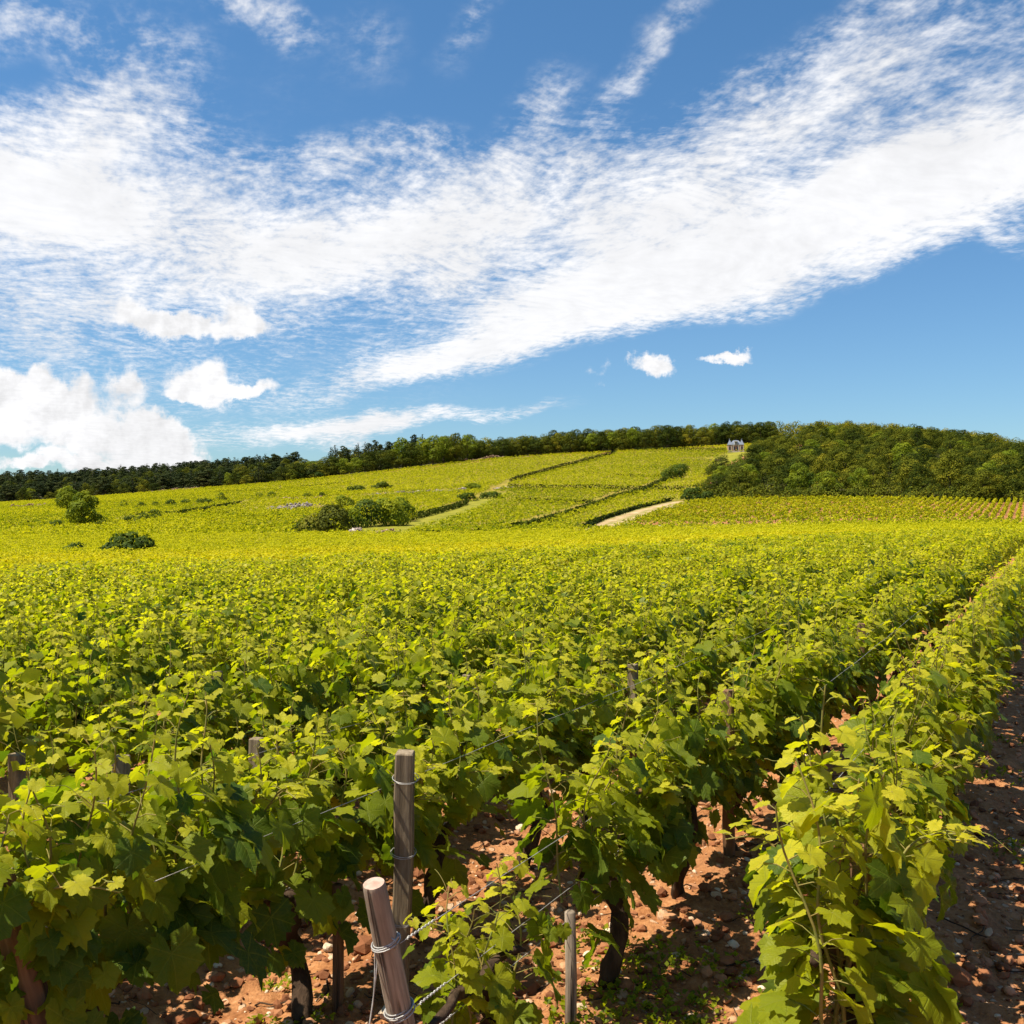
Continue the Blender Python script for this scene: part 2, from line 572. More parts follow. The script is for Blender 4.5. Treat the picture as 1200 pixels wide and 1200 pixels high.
def leaf_material(name, veins=False, stops=LEAF_STOPS, trans=0.48, hue=0.02, tgain=(1.7, 1.75, 0.5), back=True, spec=0.19, rough=0.5, rnd=0.10):
    m, N = mat(name)
    t = N.attr('tint')
    oi = N.n('ShaderNodeObjectInfo').outputs['Random']
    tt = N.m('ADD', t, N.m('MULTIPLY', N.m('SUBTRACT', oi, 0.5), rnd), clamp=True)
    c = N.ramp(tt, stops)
    bump = None
    if veins:
        lu = N.attr('leafuv', 'Vector')
        x, y, r = N.sep(lu)
        ax = N.m('ABSOLUTE', x)
        dmin = None
        side = None
        for ang in (0.0, 56.0, 122.0):
            sa, ca = math.sin(R(ang)), math.cos(R(ang))
            perp = N.m('ABSOLUTE', N.m('SUBTRACT', N.m('MULTIPLY', ax, ca), N.m('MULTIPLY', y, sa)))
            along = N.m('ADD', N.m('MULTIPLY', ax, sa), N.m('MULTIPLY', y, ca))
            pp = N.m('ADD', perp, N.m('MULTIPLY', N.m('LESS_THAN', along, -0.02), 5.0))
            dmin = pp if dmin is None else N.m('MINIMUM', dmin, pp)
            # side veins: chevrons off each main vein
            sv = N.m('ABSOLUTE', N.m('SUBTRACT', N.m('FRACT', N.m('MULTIPLY', N.m('SUBTRACT', along, N.m('MULTIPLY', perp, 0.8)), 6.5)), 0.5))
            sv = N.m('ADD', sv, N.m('MULTIPLY', N.m('GREATER_THAN', perp, 0.30), 5.0))
            side = sv if side is None else N.m('MINIMUM', side, sv)
        vein = N.rng(dmin, 0.006, 0.028, 1.0, 0.0)
        sv = N.rng(side, 0.02, 0.12, 1.0, 0.0)
        c = N.mix(N.m('MULTIPLY', vein, 0.26), c, (0.26, 0.31, 0.05))
        c = N.mix(N.m('MULTIPLY', sv, 0.10), c, (0.22, 0.29, 0.03))
        nz = N.noise(N.vm('ADD', lu, N.comb(N.m('MULTIPLY', t, 37.0), N.m('MULTIPLY', t, 17.0), 0.0)), 5.0, 4, 0.6)
        c = N.mix(N.rng(nz, 0.45, 0.75, 0.0, 0.35), c, N.mix(0.5, c, (0.24, 0.24, 0.03)))
        bump = N.m('ADD', N.m('MULTIPLY', nz, 0.6), N.m('SUBTRACT', N.m('MULTIPLY', vein, -0.7), N.m('MULTIPLY', sv, 0.45)))
    top = c
    if back:
        bf = N.n('ShaderNodeNewGeometry').outputs['Backfacing']
        under = N.mix(0.30, c, (0.15, 0.20, 0.045))
        c = N.mix(bf, c, under)
    p = principled(N, c, rough, spec, bump, 0.5, 0.006)
    tr = N.n('ShaderNodeBsdfTranslucent')
    N.put(tr.inputs[0], N.mix(1.0, top, tgain, 'MULTIPLY'))
    ms = N.n('ShaderNodeMixShader')
    ms.inputs[0].default_value = trans
    N.l.new(p, ms.inputs[1])
    N.l.new(tr.outputs[0], ms.inputs[2])
    finish(N, ms.outputs[0])
    return m


def simple(name, stops, scale=6, rough=0.85, spec=0.2, bs=0.4, bd=0.01, detail=6, stretch=(1, 1, 1), coord='Object', **kw):
    m, N = mat(name)
    tc = N.n('ShaderNodeTexCoord').outputs[coord]
    v = N.vm('MULTIPLY', tc, stretch)
    nz = N.noise(v, scale, detail, 0.6)
    c = N.ramp(nz, stops)
    finish(N, principled(N, c, rough, spec, nz, bs, bd, **kw))
    return m


M = {}
M['leaf_near'] = leaf_material('vine_leaf', True)
M['leaf'] = leaf_material('vine_leaf_plain', False)
M['leaf_hill'] = leaf_material('vine_leaf_hill', False, back=False, tgain=(1.6, 1.6, 0.3), trans=0.35, spec=0.05, rough=0.7)
M['shoot'] = simple('green_shoot', [(0.3, (0.13, 0.17, 0.03)), (0.7, (0.24, 0.15, 0.05))], 12, 0.6)
M['bark'] = simple('vine_bark', [(0.3, (0.02, 0.013, 0.009)), (0.55, (0.06, 0.038, 0.025)), (0.8, (0.13, 0.085, 0.055))], 22, 0.95, 0.1, 0.9, 0.02, stretch=(1, 1, 0.25))
M['tree_bark'] = simple('tree_bark', [(0.3, (0.035, 0.028, 0.02)), (0.7, (0.10, 0.08, 0.06))], 3, 0.95, 0.1, 0.8, 0.05, stretch=(1, 1, 0.3))
M['wire'] = simple('galvanised_wire', [(0.35, (0.26, 0.25, 0.24)), (0.7, (0.46, 0.45, 0.44))], 40, 0.45, 0.5, 0.1, 0.001, Metallic=0.25)


def wood(name, a, b, c):
    m, N = mat(name)
    tc = N.n('ShaderNodeTexCoord').outputs['Object']
    g1 = N.noise(N.vm('MULTIPLY', tc, (1, 1, 0.06)), 60, 5, 0.6)
    g2 = N.noise(N.vm('MULTIPLY', tc, (1, 1, 0.4)), 9, 4, 0.6)
    cr = N.rng(N.noise(N.vm('MULTIPLY', tc, (1, 1, 0.03)), 38, 3, 0.5, dist=0.3), 0.60, 0.68)
    k = N.ramp(N.m('ADD', N.m('MULTIPLY', g1, 0.6), N.m('MULTIPLY', g2, 0.4)), [(0.3, a), (0.5, b), (0.72, c)])
    stain = N.rng(N.noise(N.vm('MULTIPLY', tc, (1, 1, 0.5)), 14, 5, 0.7), 0.5, 0.72)
    k = N.mix(N.m('MULTIPLY', stain, 0.55), k, (0.09, 0.07, 0.055))
    k = N.mix(N.m('MULTIPLY', cr, 0.8), k, (0.02, 0.014, 0.01))
    hgt = N.m('SUBTRACT', N.m('MULTIPLY', g1, 0.6), cr)
    finish(N, principled(N, k, 0.85, 0.2, hgt, 1.0, 0.007))
    return m


M['wood_grey'] = wood('weathered_grey_wood', (0.060, 0.044, 0.028), (0.185, 0.140, 0.090), (0.34, 0.275, 0.195))
M['wood_pink'] = wood('peeled_round_wood', (0.085, 0.064, 0.046), (0.245, 0.195, 0.150), (0.45, 0.38, 0.31))
M['wood_brown'] = wood('brown_wood', (0.07, 0.035, 0.018), (0.16, 0.085, 0.045), (0.26, 0.15, 0.085))
M['wood_end'] = simple('sawn_wood_end', [(0.3, (0.30, 0.18, 0.14)), (0.7, (0.52, 0.37, 0.31))], 30, 0.9, 0.1, 0.5, 0.003)


def ground_material():
    m, N = mat('red_soil_and_grass')
    tc = N.n('ShaderNodeTexCoord').outputs['Object']
    big = N.noise(tc, 0.7, 4, 0.55)
    mid = N.noise(tc, 6.0, 6, 0.65)
    fine = N.noise(tc, 46.0, 5, 0.7)
    k = N.m('ADD', N.m('ADD', N.m('MULTIPLY', mid, 0.5), N.m('MULTIPLY', fine, 0.45)), N.m('MULTIPLY', big, 0.05))
    c = N.ramp(k, [(0.30, (0.090, 0.032, 0.013)), (0.45, (0.26, 0.105, 0.040)), (0.58, (0.40, 0.185, 0.078)), (0.74, (0.58, 0.37, 0.22))])
    vor = N.n('ShaderNodeTexVoronoi', feature='F1')
    N.put(vor.inputs['Vector'], N.vm('ADD', tc, N.vm('MULTIPLY', N.noise(tc, 14, 2, 0.5, color=True), (0.05, 0.05, 0.05))))
    vor.inputs['Scale'].default_value = 24
    cell = N.sep(vor.outputs['Color'])[0]
    peb = N.m('MULTIPLY', N.m('GREATER_THAN', cell, 0.86), N.rng(vor.outputs['Distance'], 0.30, 0.42, 1.0, 0.0))
    c = N.mix(N.m('MULTIPLY', peb, 0.75), c, (0.50, 0.36, 0.25))
    patch = N.rng(N.noise(tc, 1.7, 5, 0.6), 0.42, 0.68)
    c = N.mix(N.m('MULTIPLY', patch, 0.35), c, (0.42, 0.22, 0.11))
    gcov = N.attr('cover')
    gn = N.noise(tc, 0.5, 6, 0.65)
    grass = N.ramp(N.noise(tc, 0.35, 7, 0.7), [(0.3, (0.10, 0.115, 0.012)), (0.55, (0.21, 0.195, 0.018)), (0.75, (0.32, 0.27, 0.05))])
    gf = N.rng(N.m('ADD', gcov, N.m('MULTIPLY', N.m('SUBTRACT', gn, 0.5), 0.5)), 0.35, 0.62)
    c = N.mix(gf, c, grass)
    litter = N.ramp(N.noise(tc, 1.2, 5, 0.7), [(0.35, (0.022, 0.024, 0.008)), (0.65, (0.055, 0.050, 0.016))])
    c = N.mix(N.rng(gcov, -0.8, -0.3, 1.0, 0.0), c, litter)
    hgt = N.m('ADD', N.m('ADD', N.m('MULTIPLY', mid, 0.7), N.m('MULTIPLY', fine, 0.5)), N.m('MULTIPLY', peb, 0.35))
    finish(N, principled(N, c, 0.95, 0.12, hgt, 0.9, 0.035))
    return m


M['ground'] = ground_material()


def track_material():
    m, N = mat('pale_earth_track')
    tc = N.n('ShaderNodeTexCoord').outputs['Object']
    n1 = N.noise(tc, 0.45, 6, 0.65)
    n2 = N.noise(tc, 3.0, 5, 0.7)
    c = N.ramp(N.m('ADD', N.m('MULTIPLY', n1, 0.6), N.m('MULTIPLY', n2, 0.4)), [(0.34, (0.18, 0.15, 0.05)), (0.45, (0.29, 0.20, 0.095)), (0.56, (0.40, 0.30, 0.17)), (0.72, (0.52, 0.43, 0.30))])
    ac = N.m('ABSOLUTE', N.m('ADD', N.attr('across'), N.m('MULTIPLY', N.m('SUBTRACT', N.noise(tc, 0.25, 5, 0.7), 0.5), 0.35)))
    gr = N.m('MAXIMUM', N.rng(ac, 0.05, 0.14, 0.75, 0.0), N.rng(ac, 0.30, 0.42))
    gr = N.m('MULTIPLY', gr, N.rng(N.noise(tc, 0.8, 5, 0.7), 0.36, 0.56))
    c = N.mix(gr, c, (0.17, 0.17, 0.03))
    finish(N, principled(N, c, 0.95, 0.1, n2, 0.5, 0.05))
    return m


M['track'] = track_material()
M['stone'] = None


def stone_material(name, stops):
    m, N = mat(name)
    tc = N.n('ShaderNodeTexCoord').outputs['Object']
    t = N.attr('tint')
    n1 = N.noise(tc, 30.0, 5, 0.65)
    k = N.m('ADD', N.m('MULTIPLY', t, 0.75), N.m('MULTIPLY', n1, 0.25))
    c = N.ramp(k, stops)
    finish(N, principled(N, c, 0.92, 0.15, n1, 0.6, 0.01))
    return m


M['stone'] = stone_material('limestone_pebbles', [(0.0, (0.085, 0.030, 0.014)), (0.45, (0.25, 0.10, 0.045)), (0.70, (0.40, 0.22, 0.12)), (0.84, (0.54, 0.41, 0.29)), (1.0, (0.68, 0.60, 0.49))])
M['rubble'] = stone_material('field_stones', [(0.0, (0.16, 0.12, 0.10)), (0.5, (0.36, 0.28, 0.23)), (1.0, (0.60, 0.53, 0.47))])
M['rubble_red'] = stone_material('reddish_field_stones', [(0.0, (0.13, 0.075, 0.045)), (0.5, (0.28, 0.17, 0.11)), (1.0, (0.42, 0.31, 0.23))])
M['rubble_grey'] = stone_material('grey_gravel', [(0.0, (0.13, 0.11, 0.10)), (0.5, (0.24, 0.20, 0.18)), (1.0, (0.36, 0.31, 0.28))])

# ------------------------------------------------------------------ rows of the near vineyard
ROW_AZ = R(28.0)
UX, UY = math.sin(ROW_AZ), math.cos(ROW_AZ)
NX, NY = UY, -UX
ROW_P0, ROW_S = -0.55, 0.87


def row_p(k):
    return ROW_P0 - ROW_S * k - (0.05 if k else 0.0)



def rowpt(p, t):
    return NX * p + UX * t, NY * p + UY * t


def t_of_y(p, y):
    return (y - NY * p) / UY


# ------------------------------------------------------------------ ground sheet
def build_ground():
    rr = [0.25]
    while rr[-1] < 1500:
        r = rr[-1]
        k = 0.009 if 1.8 < r < 9 else (0.03 if r < 30 else 0.028)
        rr.append(r * (1 + k))
    rr = np.array(rr)
    az = np.concatenate([np.arange(-180, -36, 4.0), np.arange(-36, 36, 0.3), np.arange(36, 180, 4.0)])
    az = np.radians(az)
    A, RR = np.meshgrid(az, rr)
    x, y = RR * np.sin(A), RR * np.cos(A)
    z = H(x, y)
    z = np.where(RR > 820, z - (RR - 820) * 0.02, z)
    # clods near by, broken ground; a slight ridge along each vine row
    near = np.clip((16 - RR) / 8, 0, 1)
    clod = np.maximum(fbm(x * 7, y * 7, 0.5, 4), -0.12) * 0.075 + fbm(x * 22, y * 22, 1.5, 3) * 0.018
    p = NX * x + NY * y
    ridge = np.cos((p - ROW_P0) / ROW_S * 2 * math.pi) * 0.025 * (p < 0.3)
    z = z + near * (clod + ridge)
    cov = np.clip((RR - 55) / 40, 0, 1) * 0.55
    n = len(az)
    V = np.stack([x, y, z], -1).reshape(-1, 3)
    i = np.arange(len(rr) - 1)[:, None] * n
    j = np.arange(n)[None]
    k = (j + 1) % n
    q = np.stack([i + j, i + n + j, i + n + k, i + k], -1).reshape(-1, 4)[:, ::-1]
    V = np.concatenate([V, [[0, 0, h1(0, 0.01)]]])
    jj = np.arange(n)
    tri = np.stack([np.full(n, len(V) - 1), jj, (jj + 1) % n], -1)[:, ::-1]
    cov = np.append(cov.reshape(-1), 0)
    # grass clearings and verges on the hill
    for poly in GRASS:
        cov = np.maximum(cov, np.where(inside(poly, V[:, 0], V[:, 1]), 1.0, 0))
    for poly in BARE:
        cov = np.where(inside(poly, V[:, 0], V[:, 1]), 0.0, cov)
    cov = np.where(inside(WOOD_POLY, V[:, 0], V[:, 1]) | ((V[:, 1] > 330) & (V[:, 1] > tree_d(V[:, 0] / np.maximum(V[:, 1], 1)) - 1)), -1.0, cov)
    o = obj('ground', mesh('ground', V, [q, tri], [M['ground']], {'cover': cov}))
    tag(o, 'red stony soil and grassy hillside under the vines', None, None, 'structure')


def P(*pts):
    return [at(*p) for p in pts]


GRASS = [P((400, 630), (415, 612), (470, 618), (500, 604), (585, 578), (598, 578), (575, 590), (484, 624), (478, 630)),
         P((838, 537), (860, 530), (905, 530), (870, 545), (838, 548))]
BARE = [P((730, 616), (800, 590), (1260, 590), (1260, 612))]
WOOD_POLY = P((826, 586), (832, 566), (850, 546), (880, 534), (930, 526), (1000, 508), (1060, 502), (1120, 514), (1200, 546), (1290, 556), (1290, 592), (1000, 587))
WOOD_POLY[-3:] = P((1300, 589), (1190, 589), (1000, 586))

TREE_D = ([-0.75, -0.5, -0.25, -0.167, -0.083, 0.0, 0.083, 0.25, 0.5, 0.75], [420, 418, 383, 400, 424, 448, 450, 455, 470, 480])


def tree_d(u):
    return np.interp(u, *TREE_D)


# tracks between the parcels: (pixel points, width in metres, bare and pale or not)
TRACKS = [
    ([(694, 622), (716, 614), (762, 598), (804, 588)], 6.5, True, 'pale dry earth track climbing beside the wood'),
    ([(486, 607), (560, 584), (600, 563), (660, 546), (722, 530), (745, 527)], 2.6, False, None),
    ([(590, 571), (680, 573), (752, 574), (860, 574)], 3.0, False, None),
    ([(598, 619), (660, 602), (720, 581), (754, 573), (785, 560)], 3.0, False, None),
    ([(722, 530), (745, 527), (800, 527), (875, 527)], 2.4, False, None),
    ([(560, 532), (640, 533), (722, 530)], 2.2, False, None),
    ([(600, 584), (650, 586), (705, 587)], 1.4, False, None),
    ([(530, 540), (480, 543), (430, 556)], 1.6, False, None),
    ([(430, 581), (500, 577), (560, 573), (600, 570)], 2.6, False, None),
    ([(230, 594), (330, 586), (420, 581)], 2.6, False, None),
    ([(140, 612), (170, 605), (240, 599), (290, 590)], 1.8, False, None),
    ([(745, 617), (850, 619), (960, 616), (1080, 613), (1250, 610)], 3.0, False, None),
]
TRACK_W = [(P(*pts), w) for pts, w, _p, _l in TRACKS]
EDGE = [(-18.0, 25.5), (-14.5, 29), (-8.5, 34), (0, 40), (14.5, 58), (42, 84), (70, 110)]     # far end of the near vineyard


def resample(pts, step):
    pts = np.array(pts)
    d = np.concatenate([[0], np.cumsum(np.hypot(*np.diff(pts, axis=0).T))])
    n = max(2, int(d[-1] / step))
    q = np.linspace(0, d[-1], n)
    return np.stack([np.interp(q, d, pts[:, 0]), np.interp(q, d, pts[:, 1])], -1)


def build_tracks():
    for (pts, w, pale, label), (wp, _w) in zip(TRACKS, TRACK_W):
        if not pale:
            continue
        q = resample(wp, 2.0)
        tg = np.gradient(q, axis=0)
        tg /= np.linalg.norm(tg, axis=1)[:, None]
        nn = np.stack([-tg[:, 1], tg[:, 0]], -1)
        cols = np.linspace(-0.5, 0.5, 7)
        wob = 1 + 0.25 * fbm(q[:, 0] * 0.2, q[:, 1] * 0.2, 3.0)
        X = q[:, None, :] + nn[:, None, :] * (cols[None, :] * w)[..., None] * wob[:, None, None]
        Z = H(X[..., 0], X[..., 1]) + 0.10
        V = np.concatenate([X, Z[..., None]], -1).reshape(-1, 3)
        i = np.arange(len(q) - 1)[:, None] * 7
        j = np.arange(6)[None]
        f = np.stack([i + j, i + j + 1, i + 8 + j, i + 7 + j], -1).reshape(-1, 4)
        tag(obj('track', mesh('track', V, f, [M['track']], {'across': np.tile(cols, len(q))})), label, None, None, 'structure')


build_ground()
build_tracks()

# ------------------------------------------------------------------ grape leaves
_A = np.array([0, 12, 22, 30, 40, 50, 58, 68, 80, 92, 104, 114, 124, 138, 152, 164, 174, 180.0])
_Rr = np.array([1.0, .92, .85, .77, .80, .87, .90, .85, .79, .72, .74, .77, .78, .74, .68, .58, .38, .06])


def leaf_template(n, rings, seed, teeth=0.07):
    """a lobed, toothed, slightly cupped blade; stalk at the origin, tip towards +y, upper face +z"""
    r = np.random.default_rng(seed)
    th = (np.arange(n) / n) * 360 - 180 + (180 / n if n % 2 else 0)
    a = np.abs(th)
    rad = np.interp(a, _A, _Rr)
    if teeth:
        rad = rad * (1 + teeth * np.where(np.arange(n) % 2 == 0, 1, -1) * (a < 168))
        rad = rad * (1 + 0.05 * r.standard_normal(n))
    w = R(1) * th
    fold, droop, wave, ph = r.uniform(0.02, 0.32), r.uniform(0.05, 0.40), r.uniform(0.03, 0.085), r.uniform(0, 6.28)
    cup = r.uniform(-0.1, 0.35)
    tw = r.uniform(-0.35, 0.35)
    V = [[0, 0, 0]]
    for k in rings:
        x, y = np.sin(w) * rad * k * 0.98, np.cos(w) * rad * k
        z = fold * np.abs(x) - droop * np.maximum(y, 0) ** 2 - cup * x * x + wave * k * k * np.sin(w * 4 + ph) + tw * x * y * 0.5 + wave * 0.8 * k ** 2 * np.sin(w * 7 + ph * 2)
        V += np.stack([x, y, z], -1).tolist()
    V = np.array(V)
    j = np.arange(n)
    k = (j + 1) % n
    F = [np.stack([np.zeros(n, int), 1 + k, 1 + j], -1)]
    for q in range(len(rings) - 1):
        o, p = 1 + q * n, 1 + (q + 1) * n
        F.append(np.concatenate([np.stack([o + j, o + k, p + k], -1), np.stack([o + j, p + k, p + j], -1)]))
    return V, np.concatenate(F)


LOD = {
    0: [leaf_template(36, (0.42, 1.0), s) for s in range(10)],
    1: [leaf_template(11, (1.0,), s + 50, 0.0) for s in range(8)],
    2: [(np.array([[0, -.25, 0], [-.62, .25, .14], [0, .95, -.12], [.62, .25, .14], [0, .3, 0]]), np.array([[0, 4, 1], [4, 2, 1], [0, 3, 4], [4, 3, 2]]))],
    3: [(np.array([[0, -.4, 0], [-.6, .25, .16], [0, .9, -.1], [.6, .25, .16]]), np.array([[0, 2, 1], [0, 3, 2]]))],
}


def orient(pos, nrm, tip):
    n = nrm / (np.linalg.norm(nrm, axis=1)[:, None] + 1e-9)
    t = tip - n * (tip * n).sum(1)[:, None]
    t /= np.linalg.norm(t, axis=1)[:, None] + 1e-9
    x = np.cross(t, n)
    return np.stack([x, t, n], -1)


def put_leaves(geo, lod, pos, nrm, tip, size, tint, r, uv=False):
    rot = orient(pos, nrm, tip)
    temps = LOD[lod]
    pick = r.integers(0, len(temps), len(pos))
    for k, (tv, tf) in enumerate(temps):
        idx = np.nonzero(pick == k)[0]
        if not len(idx):
            continue
        v = np.einsum('kij,vj->kvi', rot[idx], tv) * size[idx][:, None, None] + pos[idx][:, None]
        m = len(tv)
        f = (tf[None] + (np.arange(len(idx)) * m)[:, None, None]).reshape(-1, 3)
        at_ = {'tint': np.repeat(tint[idx], m)}
        if uv:
            at_['leafuv'] = np.tile(np.stack([tv[:, 0], tv[:, 1], np.hypot(tv[:, 0], tv[:, 1])], -1), (len(idx), 1))
        geo.add(v.reshape(-1, 3), f, **at_)


def vine_leaves(r, height=1.12, n_shoot=10, wild=0.0, length=0.92, fill=60, base=0.36, size=1.0):
    """shoots and leaves of one plant. Row along x, origin on the ground. Returns shoot polylines and leaf arrays."""
    shoots, pos, nrm, tip, sz, tint, stalk = [], [], [], [], [], [], []
    for s in range(n_shoot):
        x0 = (s + 0.5) / n_shoot * length - length / 2 + r.uniform(-0.04, 0.04)
        z0 = base + r.uniform(0.0, 0.14)
        top = height * r.uniform(0.80, 1.05) + (r.uniform(0, wild) if r.random() < 0.4 else 0)
        side = r.choice([-1, 1])
        lean = r.uniform(0.01, 0.11) * side
        floppy = r.random() < 0.25
        m = 13
        q = np.linspace(0, 1, m)
        x = x0 + r.uniform(-0.12, 0.12) * q + 0.02 * np.sin(q * 7 + s)
        y = lean * q ** 1.3 + 0.015 * np.sin(q * 9 + 2 * s)
        z = z0 + (top - z0) * q
        if floppy:
            y = y + side * 0.22 * q ** 2
            z = z0 + (top - z0) * (q - 0.42 * q ** 3)
        pts = np.stack([x, y, z], -1)
        shoots.append((pts, np.interp(q, [0, 1], [0.0042, 0.0016])))
        nl = 19
        for i in range(nl):
            f = (i + r.uniform(0.2, 0.8)) / nl
            p = np.array([np.interp(f, q, pts[:, c]) for c in range(3)])
            phi = (0 if i % 2 else math.pi) + r.uniform(-0.9, 0.9) + (math.pi / 2)
            o = np.array([math.cos(phi) * 0.8, math.sin(phi), 0.0])
            o /= np.linalg.norm(o)
            young = f ** 1.5
            L = 0.11 * (1 - 0.75 * young) * r.uniform(0.7, 1.2)
            pe = p + o * L * r.uniform(0.6, 1.1) + np.array([0, 0, L * r.uniform(0.1, 0.7)])
            dr = r.uniform(0.1, 1.25) * (1 - 0.5 * young)
            t = o * math.cos(dr) - np.array([0, 0, math.sin(dr)])
            n = o * math.sin(dr) + np.array([0, 0, math.cos(dr)]) + r.normal(0, 0.28, 3)
            pos.append(pe)
            nrm.append(n)
            tip.append(t + r.normal(0, 0.15, 3))
            sz.append(0.076 * size * (1 - 0.68 * young) * r.uniform(0.75, 1.2))
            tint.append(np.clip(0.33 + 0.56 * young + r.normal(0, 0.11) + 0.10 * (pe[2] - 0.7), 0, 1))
            stalk.append((p, pe))
    for i in range(fill):
        x = r.uniform(-length / 2, length / 2)
        z = base - 0.10 + (height * 0.95 - base) * r.beta(1.3, 1.2)
        side = r.choice([-1, 1])
        w = 0.08 + 0.09 * math.sin(min(1, max(0, (z - base + 0.15) / 0.75)) * math.pi)
        y = side * w * r.uniform(0.55, 1.25)
        o = np.array([r.normal(0, 0.5), side, 0.0])
        o /= np.linalg.norm(o)
        dr = r.uniform(0.35, 1.35)
        pos.append((x, y, z))
        nrm.append(o * math.sin(dr) + np.array([0, 0, math.cos(dr)]) + r.normal(0, 0.25, 3))
        tip.append(o * math.cos(dr) - np.array([0, 0, math.sin(dr)]) + r.normal(0, 0.15, 3))
        sz.append(0.076 * size * r.uniform(0.5, 1.25))
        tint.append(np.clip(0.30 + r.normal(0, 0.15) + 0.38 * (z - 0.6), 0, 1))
    return shoots, np.array(pos), np.array(nrm), np.array(tip), np.array(sz), np.array(tint), stalk


def stock_mesh(r, lean=0.0):
    """gnarled old trunk with its head and two short arms"""
    g = Geo()
    m = 14
    q = np.linspace(0, 1, m)
    x = lean * q + 0.055 * np.sin(q * 6 + r.uniform(0, 6))
    y = 0.045 * np.sin(q * 5 + r.uniform(0, 6))
    z = -0.08 + 0.52 * q
    rad = np.interp(q, [0, .12, .5, .85, 1], [0.052, 0.036, 0.030, 0.042, 0.032]) * (1 + 0.16 * np.sin(q * 23 + r.uniform(0, 6)))
    g.tube(np.stack([x, y, z], -1), rad, 9)
    for sgn in (-1, 1):
        L = r.uniform(0.18, 0.36)
        k = np.linspace(0, 1, 7)
        g.tube(np.stack([x[-1] + sgn * L * k, y[-1] + 0.02 * np.sin(k * 5), z[-1] - 0.02 + 0.06 * np.sin(k * 2.2)], -1), np.interp(k, [0, 1], [0.026, 0.010]), 7)
    v = np.concatenate(g.v)
    g.v = [v + (np.stack([fbm(v[:, 0] * 30, v[:, 1] * 30, v[:, 2] * 14 + i, 3) for i in range(3)], -1) * 0.018)]
    return g.mesh('trunk', [M['bark']])


VINE = {0: [], 1: []}
for lod, cnt in ((0, 9), (1, 7)):
    for s in range(cnt):
        r = np.random.default_rng(100 + lod * 50 + s)
        shoots, pos, nrm, tip, sz, tint, stalk = vine_leaves(r, r.uniform(1.02, 1.13), 11, 0.16, 0.95, 62 if lod == 0 else 60)
        g = Geo()
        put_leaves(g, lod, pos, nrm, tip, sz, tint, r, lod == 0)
        k = Geo()
        for pts, rad in shoots:
            k.tube(pts, rad, 5, False)
        if lod == 0:
            for a, b in stalk:
                k.tube(np.array([a, (np.array(a) + b) / 2 + (0, 0, 0.008), b]), 0.0013, 4, False)
        VINE[lod].append((g.mesh('foliage', [M['leaf_near' if lod == 0 else 'leaf']]), k.mesh('stems', [M['shoot']]), stock_mesh(r, r.uniform(-.1, .1))))

def hero_vine(seed, lod=0, tint_add=0.0, **kw):
    r = np.random.default_rng(seed)
    shoots, pos, nrm, tip, sz, tint, stalk = vine_leaves(r, **kw)
    g = Geo()
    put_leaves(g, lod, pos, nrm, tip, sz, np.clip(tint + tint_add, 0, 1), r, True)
    k = Geo()
    for pts, rad in shoots:
        k.tube(pts, rad * 1.15, 6, False)
    for a, b in stalk:
        k.tube(np.array([a, (np.array(a) + b) / 2 + (0, 0, 0.008), b]), 0.0014, 4, False)
    for q in range(14):                                    # tendrils
        pts, _ = shoots[int(r.integers(0, len(shoots)))]
        p = pts[int(r.integers(4, len(pts)))]
        w = np.linspace(0, 1, 12)
        d = r.normal(0, 1, 3)
        d[2] = abs(d[2])
        d /= np.linalg.norm(d)
        e = np.cross(d, (0.3, 0.5, 0.8))
        k.tube(p + d * w[:, None] * 0.13 + e * (0.03 * w[:, None] ** 2 * np.sin(w * 8)[:, None]) - np.array([0, 0, 0.05]) * w[:, None] ** 2, 0.0009, 4, False)
    return (g.mesh('foliage', [M['leaf_near']]), k.mesh('stems', [M['shoot']]), stock_mesh(r, r.uniform(-.05, .05)))


SPECIAL = {
    (0, 0): hero_vine(301, 0, 0.17, height=1.08, n_shoot=12, wild=0.10, length=0.72, fill=110, base=0.15, size=1.0),
    (1, 0): hero_vine(302, 0, 0.10, height=0.74, n_shoot=5, wild=0.05, length=0.55, fill=16, base=0.16, size=0.95),
    (1, 1): hero_vine(303, 0, 0.0, height=1.06, n_shoot=10, wild=0.12, length=0.8, fill=70, base=0.38, size=1.0),
    (1, 2): hero_vine(304, 0, 0.0, height=1.08, n_shoot=10, wild=0.12, length=0.85, fill=70, base=0.42, size=1.0),
    (2, 0): hero_vine(305, 0, -0.02, height=1.12, n_shoot=12, wild=0.1, length=0.8, fill=70, base=0.40, size=1.05),
    (2, 1): hero_vine(306, 0, 0.04, height=1.02, n_shoot=11, wild=0.12, length=0.95, fill=66, base=0.38, size=1.0),
}

